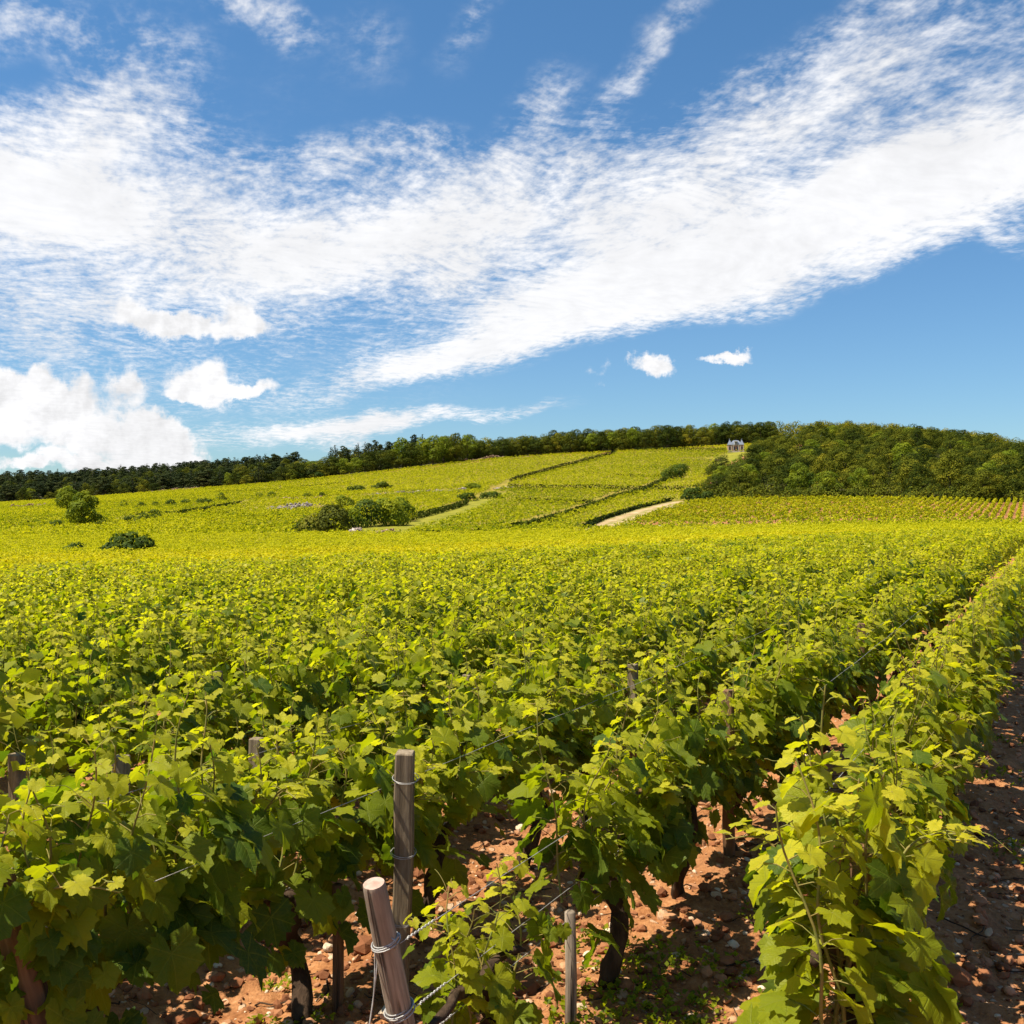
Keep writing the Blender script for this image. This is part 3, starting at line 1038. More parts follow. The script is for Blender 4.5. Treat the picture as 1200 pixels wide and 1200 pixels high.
# the plants: rows counted from the bare path
ORD = ['first', 'second', 'third', 'fourth', 'fifth', 'sixth', 'seventh', 'eighth', 'ninth', 'tenth', 'eleventh', 'twelfth', 'thirteenth', 'fourteenth', 'fifteenth', 'sixteenth', 'seventeenth', 'eighteenth', 'nineteenth', 'twentieth']
NVINE = 285
START = {0: 3.1, 1: 3.0, 2: 2.78}          # depth at which a row's first plant stands
cand = []
r0 = np.random.default_rng(5)
STEP = 0.86
for k in range(120):
    p = row_p(k)
    t0 = t_of_y(p, START.get(k, 2.7))
    for i in range(140):
        t = t0 + i * STEP + (r0.uniform(-0.10, 0.10) if i else 0)
        x, y = rowpt(p + r0.uniform(-0.03, 0.03), t)
        if y > 120 or y < 2:
            continue
        pxx = 600 + 1200 * x / y
        if pxx < -420 - 500 / y or pxx > 1420:
            continue
        if inside([(-400, -10), (-400, 25.5)] + EDGE + [(400, 120), (400, -10)], np.array([x]), np.array([y]))[0]:
            cand.append((y, k, i, x, y))
cand.sort()
inview = [c for c in cand if -60 < 600 + 1200 * c[3] / c[4] < 1290]
cut = inview[NVINE][0]
singles = [c for c in cand if c[0] < cut and -60 < 600 + 1200 * c[3] / c[4] < 1290]
outside_near = [c for c in cand if c[0] < cut and c not in set(singles)]
rest = [c for c in cand if c[0] >= cut] + outside_near

# posts that show above or between the leaves: (row, picture column, height, label)
POSTS = [
    (2, 468, 0.92, 'tall square grey post standing beyond the round wire-wrapped post'),
    (3, 138, 0.86, 'square grey post with pale sawn top in the leaves above the leaning brown post'),
    (3, 297, 0.78, 'dark weathered post half buried in leaves, between two other posts of the fourth row'),
    (2, 743, 0.84, 'grey post top showing above the third row, far beyond the tall square post'),
    (1, 855, 0.86, 'brown post top among leaves near the bare path, in the second row'),
    (4, 20, 0.76, 'thin dark post at the edge of the field among fifth row leaves'),
    (5, 255, 0.80, 'small distant post top in the sixth row, above a sea of leaves'),
    (3, 545, 0.82, 'small distant brown post top in the fourth row, straight beyond the tall square post'),
    (1, 1006, 0.85, 'short dark stake seen through a gap behind the row along the path'),
]


def row_at(k, px):
    p = row_p(k)
    u = (px - 600) / 1200
    d = p / (NX * u + NY)
    return u * d, d


POST_GAPS = [row_at(k, px) for k, px, _h, _l in POSTS[1:]]
HERO = {
    (0, 0): 'big pale green grapevine at the near end of the row along the bare red path',
    (0, 1): 'grapevine second from the near end of the row beside the bare red path',
    (1, 0): 'small low grapevine just behind the round wire-wrapped post',
    (1, 1): 'grapevine with a pale young stake at its foot, second behind the wire-wrapped post',
    (1, 2): 'grapevine on a gnarled dark trunk standing clear of the red soil',
    (2, 0): 'dark shaded grapevine at the corner, over the leaning brown post',
    (2, 1): 'grapevine between the leaning brown post and the tall square grey post',
    (2, 2): 'grapevine whose leaves hang round the tall square grey post',
}
made = {}
rv = np.random.default_rng(9)
for (d, k, i, x, y) in singles:
    lod = 0 if d < 10.5 else 1
    f, sh, tk = VINE[lod][int(rv.integers(0, len(VINE[lod])))]
    f, sh, tk = SPECIAL.get((k, i), (f, sh, tk))
    rz = math.pi / 2 - ROW_AZ + (math.pi if rv.random() < 0.5 else 0) + rv.normal(0, 0.06)
    low = 0.86 if any(math.hypot(x - a, y - b) < 0.62 for a, b in POST_GAPS) else 1.0
    z = h1(x, y)
    lab = HERO.get((k, i))
    if lab is None:
        lab = 'leafy grapevine in the %s row from the bare red path, one like its neighbours' % (ORD[k] if k < 20 else 'outer')
    root = bpy.data.objects.new('grapevine', None)
    root.empty_display_size = 0.2
    col.objects.link(root)
    root.location = (x, y, z)
    root.rotation_euler = (0, 0, rz)
    s = rv.uniform(0.93, 1.06)
    root.scale = (s, s * rv.uniform(0.90, 1.12), s * low * rv.uniform(0.93, 1.05))
    if (k, i) == (0, 0):
        root.scale = (1.10, 1.30, 1.05)
        root.location.x -= 0.05
    tag(root, lab, 'grapevine', 'grapevines in the near rows')
    made[(k, i)] = root
    obj('foliage', f, root)
    obj('stems', sh, root)
    obj('trunk', tk, root)


def cloud_of_vines(name, pts, rz_fn, lod, per, leaf, label, mats, seed, hgt=(0.35, 1.12), wid=0.24, length=0.95, tmid=0.55, tsd=0.15, kind='stuff', up=0.9, psd=0.05, patch=0.0, hvar=(0.82, 1.10)):
    """many plants as one object: LEAF-sized faces strewn through each plant's volume"""
    r = np.random.default_rng(seed)
    pts = np.asarray(pts, float)
    n = len(pts)
    per_pt = np.repeat(np.arange(n), per)
    N_ = len(per_pt)
    lx = r.uniform(-length / 2, length / 2, N_)
    q = r.beta(1.7, 1.1, N_)
    lz = hgt[0] + (hgt[1] * r.uniform(*hvar, n)[per_pt] - hgt[0]) * q
    side = r.choice([-1, 1], N_)
    ly = side * wid * (0.45 + 0.75 * np.sin(np.clip(q * 0.9 + 0.1, 0, 1) * math.pi)) * r.uniform(0.2, 1.1, N_)
    c, s = np.sin(rz_fn), np.cos(rz_fn)
    ux, uy = c, s
    x = pts[per_pt, 0] + lx * ux + ly * uy
    y = pts[per_pt, 1] + lx * uy - ly * ux
    z = H(pts[:, 0], pts[:, 1])[per_pt] + lz
    out = np.stack([uy * side * 0.6 + r.normal(0, .5, N_), -ux * side * 0.6 + r.normal(0, .5, N_), np.zeros(N_)], -1)
    nrm = out * (1 - 0.55 * q)[:, None] + np.array([0, 0, 1.0]) * up + r.normal(0, 0.25, (N_, 3))
    tip = out - np.array([0, 0, 0.5]) + r.normal(0, 0.3, (N_, 3))
    size = leaf * r.uniform(0.7, 1.25, N_)
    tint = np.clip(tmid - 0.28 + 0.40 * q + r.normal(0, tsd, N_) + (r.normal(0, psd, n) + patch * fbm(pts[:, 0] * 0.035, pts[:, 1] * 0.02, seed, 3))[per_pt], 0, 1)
    g = Geo()
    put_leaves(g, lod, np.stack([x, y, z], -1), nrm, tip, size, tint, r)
    o = obj(name, g.mesh(name, mats))
    tag(o, label, None, None, kind)
    return o


def near_rest():
    a = np.array([(c[3], c[4]) for c in rest])
    d = a[:, 1]
    m1 = d < 40
    cloud_of_vines('vine_rows', a[m1], ROW_AZ, 2, 215, 0.066, 'mass of grapevine rows filling the middle of the near vineyard', [M['leaf']], 21, hgt=(0.3, 1.12), tmid=0.59, wid=0.145, tsd=0.21, psd=0.10)
    cloud_of_vines('vine_rows', a[~m1], ROW_AZ, 3, 105, 0.095, 'distant end of the near vineyard rows running to the field edge', [M['leaf']], 22, hgt=(0.3, 1.12), tmid=0.59, wid=0.145, tsd=0.21, psd=0.10)


near_rest()

# ------------------------------------------------------------------ vineyards on the slopes
NEARPOLY = [(-400, -10), (-400, 25.5)] + EDGE + [(400, 140), (400, -10)]
SHRUBS = [      # pixel of the foot, width and height in pixels, tone, label
    (97, 619, 44, 38, 'olive', 'round olive-green tree alone in the vines, the nearer of two'),
    (79, 600, 32, 26, 'olive', 'smaller round tree behind the round olive-green tree'),
    (114, 617, 16, 12, 'olive', 'low bush at the foot of the round olive-green tree'),
    (66, 621, 16, 6, 'dark', 'low dark bush on the far side of the round tree from the bare patch'),
    (154, 615, 16, 6, 'dark', 'dark low bush in the field bank right of the round tree, first of three'),
    (168, 613, 16, 6, 'dark', 'flat dark bush in the middle of the field bank beside the round tree'),
    (180, 612, 14, 10, 'dark', 'tallest dark bush ending the field bank beside the round tree'),
    (153, 655, 62, 22, 'dark', 'wide dark bush at the far edge of the near vineyard'),
    (89, 656, 22, 9, 'dark', 'small dark bush beside the wide dark bush at the vineyard edge'),
    (145, 597, 8, 7, 'dark', 'tiny bush at the start of the hedge bank crossing the slope'),
    (165, 597, 12, 5, 'dark', 'tiny bush second along the hedge bank crossing the slope'),
    (182, 596, 7, 5, 'dark', 'tiny bush third along the hedge bank crossing the slope'),
    (200, 595, 14, 6, 'dark', 'low bush halfway along the hedge bank crossing the slope'),
    (218, 593, 14, 5, 'dark', 'long low bush past the middle of the hedge bank on the slope'),
    (240, 592, 22, 5, 'dark', 'longest low bush near the end of the hedge bank on the slope'),
    (260, 589, 10, 8, 'dark', 'roundest bush ending the hedge bank crossing the slope'),
    (304, 585, 8, 5, 'dark', 'small bush beside another along the bank above the grey gravel heap'),
    (319, 585, 9, 6, 'dark', 'small round bush above the grey gravel heap'),
    (361, 585, 9, 6, 'dark', 'small bush on the bank between gravel heap and wall'),
    (378, 585, 10, 5, 'dark', 'flat small bush on the bank near the end of the wall'),
    (402, 597, 20, 13, 'mid', 'rounded bush standing alone above the shrub clump'),
    (385, 629, 44, 32, 'brown', 'large brownish bush at the front of the shrub clump'),
    (360, 628, 30, 18, 'dark', 'dark spreading bush at the foot of the brownish bush'),
    (412, 619, 26, 18, 'mid', 'green bush in the middle of the shrub clump'),
    (433, 617, 22, 26, 'dark', 'tall dark bush in the middle of the shrub clump'),
    (452, 616, 32, 28, 'mid', 'broad green bush near the grassy end of the shrub clump'),
    (470, 611, 26, 24, 'olive', 'rounded bush ending the shrub clump by the grass'),
    (418, 577, 24, 5, 'dark', 'dark hedge strip high on the slope above the shrub clump'),
    (448, 574, 26, 6, 'dark', 'lighter hedge strip beside the dark strip above the shrub clump'),
    (554, 575, 20, 6, 'mid', 'green bush on top of the grey wall'),
    (548, 587, 24, 6, 'dark', 'dark bush at the bend of the grassy path'),
    (576, 584, 30, 4, 'dark', 'long dark hedge below the pale patch of earth'),
    (366, 562, 30, 8, 'dark', 'low dark thicket under the ridge trees'),
    (796, 562, 34, 16, 'dark', 'dark round bush alone between vine parcels left of the wood'),
    (780, 560, 12, 6, 'dark', 'tiny bush next to the dark round bush by the wood'),
    (690, 530, 34, 4, 'dark', 'trimmed dark hedge beside the parked cars on the upper track'),
    (816, 589, 30, 14, 'dark', 'low dark thicket at the near tip of the wood'),
    (938, 614, 5, 4, 'dark', 'tiny bush on the field bank under the wood'),
    (1156, 611, 7, 3, 'dark', 'tiny bush at the end of the red striped parcel'),
]
SHRUB_AT = [(at(a, b),) + (a, b, w, h, tone, lab) for a, b, w, h, tone, lab in SHRUBS]
PARCELS = [
    ('red', P((730, 617), (800, 590), (1300, 590), (1300, 611)), 0.47, 0.56, 'wide-spaced vine rows with red earth between, below the wood'),
    ('top', P((430, 557), (530, 538), (640, 531), (720, 528), (890, 526), (890, 515), (720, 519), (600, 527), (430, 550)), 0.3, 0.74, 'narrow vineyard strip right under the ridge trees'),
    ('peak', P((596, 571), (600, 563), (722, 530), (745, 527), (870, 527), (850, 545), (836, 560), (785, 560), (752, 574)), 1.10, 0.66, 'vine parcel on the upper slope left of the stone pavilion'),
    ('mid', P((488, 625), (560, 590), (590, 571), (752, 574), (598, 619), (560, 628)), 0.75, 0.60, 'vine parcel in the middle of the slope under the long dark line'),
    ('strip', P((598, 619), (752, 574), (785, 560), (840, 560), (830, 580), (760, 597), (690, 621)), 0.62, 0.72, 'strip of vines beside the pale climbing track'),
    ('west', P((600, 563), (722, 530), (640, 531), (530, 538), (430, 557), (330, 570), (330, 586), (430, 581)), 0.55, 0.70, 'broad vine slope under the bright ridge trees'),
    ('left', P((-200, 640), (-200, 590), (140, 590), (330, 570), (430, 581), (380, 600), (240, 604), (140, 614)), 0.4, 0.68, 'vines on the low slope round the round olive-green tree'),
]


STONE_RUNS = [
    ('drystone_wall', [(431, 582), (470, 579), (510, 577), (545, 575)], 0.7, 1.0, 8, 'rubble_grey', 'long low grey drystone wall crossing the western slope', 'wall', 1),
    ('gravel_heap', [(328, 598), (340, 597), (352, 596), (358, 596)], 3.4, 1.2, 26, 'rubble_grey', 'grey gravel heap in the vines above the brownish bush', 'gravel heap', 2, (0.15, 0.4)),
    ('rubble_bank', [(370, 597), (380, 596), (391, 596)], 0.9, 0.9, 9, 'rubble_red', 'pinkish rubble bank between gravel heap and rounded bush', 'rubble bank', 3),
    ('rubble_bank', [(412, 595), (424, 594)], 0.8, 0.7, 9, 'rubble_grey', 'short grey rubble bank touching the rounded bush', 'rubble bank', 4),
    ('rubble_bank', [(414, 628), (422, 626)], 0.6, 0.9, 12, 'rubble', 'white rubble pile at the foot of the shrub clump', 'rubble bank', 5),
    ('rubble_bank', [(426, 626), (445, 625), (464, 624)], 0.5, 0.6, 7, 'rubble_red', 'line of pale stones edging the grass by the shrub clump', 'rubble bank', 6),
    ('drystone_wall', [(545, 541), (558, 540), (574, 538), (590, 536.5)], 0.6, 1.3, 9, 'rubble_red', 'broken pale stone wall high on the slope below the ridge trees', 'wall', 7),
    ('drystone_wall', [(177, 578), (200, 575), (232, 573)], 0.8, 1.0, 7, 'rubble_red', 'pinkish stone wall along the foot of the conifer wood', 'wall', 8),
    ('drystone_wall', [(16, 596), (35, 595), (52, 593)], 0.9, 1.2, 9, 'rubble_red', 'reddish stone wall left of the two round trees', 'wall', 9),
    ('drystone_wall', [(326, 586), (345, 585), (385, 584)], 0.6, 0.7, 6, 'rubble_red', 'low reddish wall under the two small bushes above the gravel', 'wall', 10),
    ('rubble_bank', [(584, 572), (600, 570)], 1.6, 0.4, 22, 'rubble', 'pale patch of bare stones where the grassy path meets the hedges', 'rubble bank', 11),
    ('rubble_bank', [(125, 616), (142, 615)], 0.6, 0.7, 8, 'rubble_red', 'brown bare bank between the round tree and the dark bushes', 'rubble bank', 12),
    ('drystone_wall', [(752, 618), (790, 619), (850, 619), (900, 617)], 0.35, 0.45, 6, 'rubble', 'low white stone edging along the bottom of the red striped parcel', 'wall', 13, (0.08, 0.2)),
    ('rubble_bank', [(800, 539), (820, 538.5), (842, 539)], 1.6, 0.3, 14, 'rubble_red', 'bare pinkish earth bank below the stone pavilion', 'rubble bank', 14),
    ('drystone_wall', [(600, 537), (615, 536.5), (632, 535)], 0.5, 0.6, 6, 'rubble_red', 'short faint wall on the upper slope left of the parked cars', 'wall', 15),
]
WALL_PATHS = [([at(a, b - 1, 0.3) for a, b in q[1]], q[2] / 2 + 1.9) for q in STONE_RUNS]


def hill_vines():
    r = np.random.default_rng(33)
    U, Dm = np.meshgrid(np.arange(0, 1), np.arange(0, 1))
    store = {k[0]: [] for k in PARCELS}
    store['floor'] = []
    for key, poly, az, tm, lab in PARCELS + [('floor', None, ROW_AZ, 0.72, 'bright vines on the valley floor beyond the near vineyard')]:
        wide = 1.15 if key == 'red' else (1.1 if key == 'floor' else 1.25)
        step = 0.95 if key in ('floor', 'red') else 1.1
        ux, uy = math.sin(az), math.cos(az)
        a, b = np.meshgrid(np.arange(-520, 520, wide), np.arange(-560, 560, step))
        a = a + r.normal(0, 0.05, a.shape)
        b = b + r.uniform(-0.3, 0.3, b.shape)
        x = (a * uy + b * ux).ravel()
        y = (-a * ux + b * uy).ravel() + 250
        m = (y > 24) & (np.abs(x / np.maximum(y, 1) + 0.06) < 0.66) & (y < 475)
        x, y = x[m], y[m]
        m = y < tree_d(x / y) - 4
        m &= ~inside(NEARPOLY, x, y)
        m &= ~inside(WOOD_POLY, x, y)
        if poly is not None:
            m &= inside(poly, x, y)
        else:
            for kk, pp, *_ in PARCELS:
                m &= ~inside(pp, x, y)
        for gp in GRASS:
            m &= ~inside(gp, x, y)
        for wp, w in TRACK_W:
            m &= seg_dist(wp, x, y) > w / 2
        for (c, *_s) in SHRUB_AT:
            rad = _s[2] / 1200 * c[1] * 0.46
            m &= np.hypot(x - c[0], y - c[1]) > rad
        x, y = x[m], y[m]
        for pix, wd in WALL_PATHS:
            m2 = seg_dist(pix, x, y) > wd
            x, y = x[m2], y[m2]
        # missing plants, and plants hidden in the hollow are kept sparse
        keep = r.random(len(x)) < (0.80 + 0.30 * fbm(x * 0.05, y * 0.05, 2.0))
        x, y = x[keep], y[keep]
        pts = np.stack([x, y], -1)
        # keep only what could be seen or throw shade: thin far ones
        near = y < 130
        if near.any():
            cloud_of_vines('vineyard_parcel', pts[near], az, 3, 50 if key != 'red' else 26, 0.118, lab + (', nearer part' if (~near).any() else ''), [M['leaf_hill']], 40 + len(key), wid=0.24, tmid=tm, tsd=0.16, psd=0.05, patch=0.15, hvar=(0.8, 1.08))
        if (~near).any():
            cloud_of_vines('vineyard_parcel', pts[~near], az, 3, 14 if key != 'red' else 19, 0.215 if key != 'red' else 0.22, lab, [M['leaf_hill']], 60 + len(key), wid=0.22 if key != 'red' else 0.20, tmid=tm, tsd=0.20, up=0.6, psd=0.10, patch=0.20, hvar=(0.65, 1.12))
        print('parcel', key, len(pts))


hill_vines()

# ------------------------------------------------------------------ trees and bushes
TREE_STOPS = [(0.0, (0.010, 0.020, 0.003)), (0.35, (0.038, 0.055, 0.005)), (0.7, (0.115, 0.122, 0.008)), (1.0, (0.25, 0.215, 0.014))]
M['tree_leaf'] = leaf_material('broad_leaf', rnd=0.46, stops=TREE_STOPS, trans=0.16, back=False, spec=0.08, rough=0.8, tgain=(1.6, 1.5, 0.6))
M['tree_leaf_bright'] = leaf_material('bright_broad_leaf', stops=[(0.0, (0.04, 0.075, 0.006)), (0.5, (0.15, 0.19, 0.010)), (1.0, (0.30, 0.31, 0.018))], trans=0.32, back=False, spec=0.12, rough=0.7, tgain=(1.6, 1.5, 0.6))
M['needle'] = leaf_material('conifer_needle', stops=[(0.0, (0.010, 0.020, 0.008)), (0.5, (0.030, 0.043, 0.011)), (1.0, (0.080, 0.080, 0.020))], rnd=0.3, trans=0.12, back=False, spec=0.1, rough=0.8)
M['bush_leaf'] = leaf_material('bush_leaf', stops=[(0.0, (0.018, 0.038, 0.005)), (0.5, (0.065, 0.100, 0.010)), (1.0, (0.19, 0.21, 0.016))], rnd=0.25, trans=0.3, back=False, spec=0.12, rough=0.7, tgain=(1.6, 1.5, 0.6))
M['brown_leaf'] = leaf_material('brownish_leaf', stops=[(0.0, (0.026, 0.036, 0.007)), (0.5, (0.085, 0.095, 0.012)), (1.0, (0.20, 0.185, 0.02))], trans=0.25, back=False, spec=0.1, rough=0.8)


def crown_leaves(geo, r, lobes, n, size, lod=3, tlobe=0.13, tmid=0.47):
    """leaf sprays over the skins of overlapping lobes"""
    C = np.array([l[0] for l in lobes], float)
    Rd = np.array([l[1] for l in lobes], float)
    w = (Rd[:, 0] * Rd[:, 2])
    k = r.choice(len(lobes), n, p=w / w.sum())
    d = r.normal(0, 1, (n, 3))
    d /= np.linalg.norm(d, axis=1)[:, None]
    d[:, 2] = np.where((d[:, 2] < -0.3) & (r.random(n) < 0.6), -d[:, 2], d[:, 2])
    rag = 1 + 0.30 * fbm(d[:, 0] * 3 + k, d[:, 1] * 3, d[:, 2] * 3 + k * 2.7, 3)
    pos = C[k] + d * Rd[k] * (np.where(r.random(n) < 0.12, r.uniform(0.98, 1.2, n), r.uniform(0.82, 1.03, n)) * rag)[:, None]
    q = ((pos[:, None] - C[None]) / Rd[None])
    buried = (np.linalg.norm(q, axis=2) < 0.70).any(1)
    keep = ~buried
    pos, d, k = pos[keep], d[keep], k[keep]
    m = len(pos)
    nrm = d + np.array([0, 0, 0.25]) + r.normal(0, 0.30, (m, 3))
    tip = d * 0.6 - np.array([0, 0, 0.4]) + r.normal(0, 0.5, (m, 3))
    lt = r.normal(0, tlobe, len(lobes))
    tint = np.clip(tmid + lt[k] + r.normal(0, 0.07, m), 0, 1)
    put_leaves(geo, lod, pos, nrm, tip, size * r.uniform(0.6, 1.3, m), tint, r)


def broad_tree(seed, mat_, h=10.0, w=4.2, low=0.12, nl=22, n=3000, size=0.30):
    r = np.random.default_rng(seed)
    lobes = []
    for i in range(nl):
        f = (i + 0.5) / nl
        z = low + (0.93 - low) * f ** 0.85
        prof = math.sin(min(1.0, 0.22 + 0.80 * ((z - low) / (1 - low))) * math.pi) ** 0.7
        a = i * 2.4 + r.uniform(-0.5, 0.5)
        rad = prof * r.uniform(0.25, 0.74)
        s = r.uniform(0.20, 0.34) * (0.6 + 0.45 * prof)
        lobes.append(((math.cos(a) * rad * w, math.sin(a) * rad * w, z * h), (s * w * 1.15, s * w * 1.15, s * w * r.uniform(0.75, 1.0))))
    g = Geo()
    crown_leaves(g, r, lobes, n, size)
    t = Geo()
    m = 8
    q = np.linspace(0, 1, m)
    t.tube(np.stack([0.25 * np.sin(q * 3 + seed), 0.2 * np.sin(q * 2.3), -0.6 + q * h * 0.72], -1), np.interp(q, [0, 1], [0.24, 0.06]), 8)
    for i in range(9):
        (cx, cy, cz), _r = lobes[int(r.integers(2, nl))]
        z0 = max(0.8, cz - 2.5)
        t.tube(np.array([[0.1, 0, z0], [cx * 0.5, cy * 0.5, z0 + (cz - z0) * 0.45], [cx, cy, cz]]), [0.10, 0.06, 0.03], 6, False)
    return g.mesh('crown', [mat_]), t.mesh('trunk', [M['tree_bark']])


def conifer(seed, h=10.0, w=1.9, n=1800):
    r = np.random.default_rng(seed)
    lobes = []
    lev = 9
    for i in range(lev):
        f = i / (lev - 1)
        rad = w * (1 - f ** 1.9) ** 0.8 * (0.55 + 0.45 * min(1, f * 3))
        for j in range(max(1, int(4 * (1 - f)) + 2)):
            a = r.uniform(0, 6.28)
            lobes.append(((math.cos(a) * rad * 0.6, math.sin(a) * rad * 0.6, h * (0.14 + 0.80 * f) + r.uniform(-.4, .4)), (0.25 + rad * 0.55, 0.25 + rad * 0.55, 0.55 + rad * 0.25)))
    g = Geo()
    crown_leaves(g, r, lobes, n, 0.26, tmid=0.4)
    t = Geo()
    t.tube(np.array([[0, 0, -0.6], [0.05, 0, h * 0.5], [0, 0, h * 0.97]]), [0.2, 0.12, 0.02], 7)
    return g.mesh('crown', [M['needle']]), t.mesh('trunk', [M['tree_bark']])


TREES = {
    'dark': [broad_tree(s, M['tree_leaf'], 10, 4.6 + 0.35 * (s % 3), 0.0 if s % 2 else 0.06, 27 + s % 5, 6500, 0.23) for s in range(6)],
    'bright': [broad_tree(s + 20, M['tree_leaf_bright'], 10, 4.6, 0.12, 22, 3200, 0.28) for s in range(3)],
    'conifer': [conifer(s, 10, 2.1) for s in range(2)] + [broad_tree(s + 60, M['needle'], 10, 2.9, 0.1, 16, 2600, 0.24) for s in range(4)],
}
PROTO = {}


def plant(kind, x, y, h, wide, rz, name, label, cat, group, r):
    """a tree with its crown and trunk; wide is the spread against the height of the pattern tree"""
    key = (kind, int(r.integers(0, len(TREES[kind]))), name)
    loc = (x, y, h1(x, y) - 0.1)
    sc_ = (wide, wide, h / 10.0)
    if key not in PROTO:
        root = bpy.data.objects.new(name, None)
        col.objects.link(root)
        root.location, root.rotation_euler, root.scale = loc, (0, 0, rz), sc_
        tag(root, label, cat, group)
        cr, tr = TREES[kind][key[1]]
        kids = [obj('crown', cr, root), obj('trunk', tr, root)]
        PROTO[key] = (root, kids)
        return root
    root, kids = PROTO[key]
    o = dup(root, kids, loc, rz, sc_, label)
    if group:
        o['group'] = group
    return o


NWOOD = 185


def build_woods():
    r = np.random.default_rng(77)
    # the wood on the shoulder of the hill
    pts = []
    xs = [p[0] for p in WOOD_POLY]
    ys = [p[1] for p in WOOD_POLY]
    for _ in range(14000):
        x, y = r.uniform(min(xs), max(xs)), r.uniform(min(ys), max(ys))
        if abs(x / y) > 0.56 or not inside(WOOD_POLY, np.array([x]), np.array([y]))[0]:
            continue
        if y > 300 and 838 < 600 + 1200 * x / y < 880:
            continue
        sp = 5.9 if y < 205 else (7.2 if y < 240 else 8.6)
        if all((x - a) ** 2 + (y - b) ** 2 > sp * sp for a, b in pts):
            pts.append((x, y))
    pts.sort(key=lambda p: p[1])
    print('wood', len(pts))
    for i, (x, y) in enumerate(pts[:NWOOD]):
        px_ = 600 + 1200 * x / y
        e = min(1.0, max(0.6, (px_ - 785) / 80))
        h = r.choice([r.uniform(5.5, 7), r.uniform(6.5, 8), r.uniform(7.5, 9.5)]) * e
        bright = r.random() < 0.15
        wd = r.uniform(0.70, 1.02) * (0.75 + 0.25 * e) * (1.0 if y < 230 else 1.12)
        plant('bright' if bright else 'dark', x, y, h, wd, r.uniform(0, 6.28), 'broadleaf_tree',
              'yellowish broadleaf tree among the darker crowns of the wood on the hill shoulder' if bright else 'dark olive broadleaf tree packed into the wood on the hill shoulder',
              'tree', 'yellowish trees of the hill shoulder wood' if bright else 'dark trees of the hill shoulder wood', r)
    back = pts[NWOOD:]
    # ridge trees
    n = 0
    for row in range(3):
        px_ = 345.0 + row * 5
        while px_ < 905:
            u = (px_ - 600) / 1200
            d = float(tree_d(u)) + 3 + row * 9 + r.uniform(-2, 3)
            big = 470 < px_ < 560
            br = (big and row == 0 and r.random() < 0.75) or (not big and row == 0 and 400 < px_ < 480 and r.random() < 0.5) or r.random() < 0.06
            h = r.uniform(7.5, 9.5) if px_ < 640 else r.uniform(8.5, 11.0)
            if big:
                h = r.uniform(10.5, 13)
            if px_ < 420:
                h = r.uniform(6, 8)
            if row == 2 and px_ > 530:
                break
            con = row >= 1 and 380 < px_ < 510
            if con:
                plant('conifer', u * d, d + 8, r.uniform(10.5, 13.5), r.uniform(1.2, 1.5), r.uniform(0, 6), 'conifer_tree', 'dark conifer rising behind the bright broadleaf trees on the ridge', 'conifer', 'conifers behind the bright ridge trees', r)
            else:
                plant('bright' if br else 'dark', u * d, d, h, r.uniform(0.9, 1.25) * (1.15 if big else 1), r.uniform(0, 6.28), 'broadleaf_tree',
                      'bright green broadleaf tree along the edge of the ridge wood' if br else 'dark green broadleaf tree in the ridge wood above the vineyards', 'tree',
                      'bright trees along the ridge' if br else 'dark trees along the ridge', r)
                n += 1
            px_ += r.uniform(10, 16)
    print('ridge', n)
    # the dark wood of the left-hand hill
    n = 0
    for row in range(10):
        px_ = -45.0 + r.uniform(0, 10)
        while px_ < 372:
            u = (px_ - 600) / 1200
            d = float(tree_d(u)) + 5 + row * (20 if px_ < 240 else 13) + r.uniform(-5, 5)
            if px_ < 372 - row * 6:
                q = r.random()
                if row == 0 and q < 0.5:
                    plant('dark' if r.random() < 0.75 else 'bright', u * d, d, r.uniform(3.5, 6.5), r.uniform(0.55, 0.8), r.uniform(0, 6), 'broadleaf_tree', 'small broadleaf tree at the foot of the dark conifer wood', 'tree', 'broadleaf trees at the foot of the conifer wood', r)
                elif row > 0 and q < 0.22 and row < 6:
                    plant('dark', u * d, d, r.uniform(6.0, 8.5), r.uniform(0.75, 1.0), r.uniform(0, 6), 'broadleaf_tree', 'broadleaf tree scattered among the conifers of the far low hill', 'tree', 'broadleaf trees among the far conifers', r)
                else:
                    plant('conifer', u * d, d, r.uniform(6.5, 8.5) if row < 3 else r.uniform(8.0, 11.0), r.uniform(1.25, 1.8), r.uniform(0, 6), 'conifer_tree', 'dark conifer in the wood covering the far low hill', 'conifer', 'conifers of the far low hill', r)
                    n += 1
            px_ += r.uniform(8, 15)
    print('conifers', n)
    # what closes the woods behind, one mass
    g = Geo()
    for (x, y) in back:
        g_l = []
        z = h1(x, y)
        for i in range(6):
            a = r.uniform(0, 6.28)
            q = r.uniform(0, 1)
            g_l.append(((x + math.cos(a) * 2.6 * q, y + math.sin(a) * 2.6 * q, z + r.uniform(2.5, 7.0)), (2.0, 2.0, 1.8)))
        crown_leaves(g, r, g_l, 700, 0.30, tmid=r.uniform(0.36, 0.58))
    # undergrowth closing the foot of the wood
    for (x, y) in resample(P((828, 587), (900, 586.5), (1000, 586), (1100, 587.5), (1190, 589), (1290, 589)), 1.5):
        for q in range(2):
            xx, yy = x + r.uniform(-1, 1), y + 1.5 + q * 2.5 + r.uniform(-.8, .8)
            hh = r.uniform(1.6, 3.6)
            crown_leaves(g, r, [((xx, yy, h1(xx, yy) + hh * 0.3), (1.6, 1.5, hh * 0.5)), ((xx + 0.8, yy, h1(xx, yy) + hh * 0.6), (1.2, 1.2, hh * 0.4))], 170, 0.27, tmid=0.30)
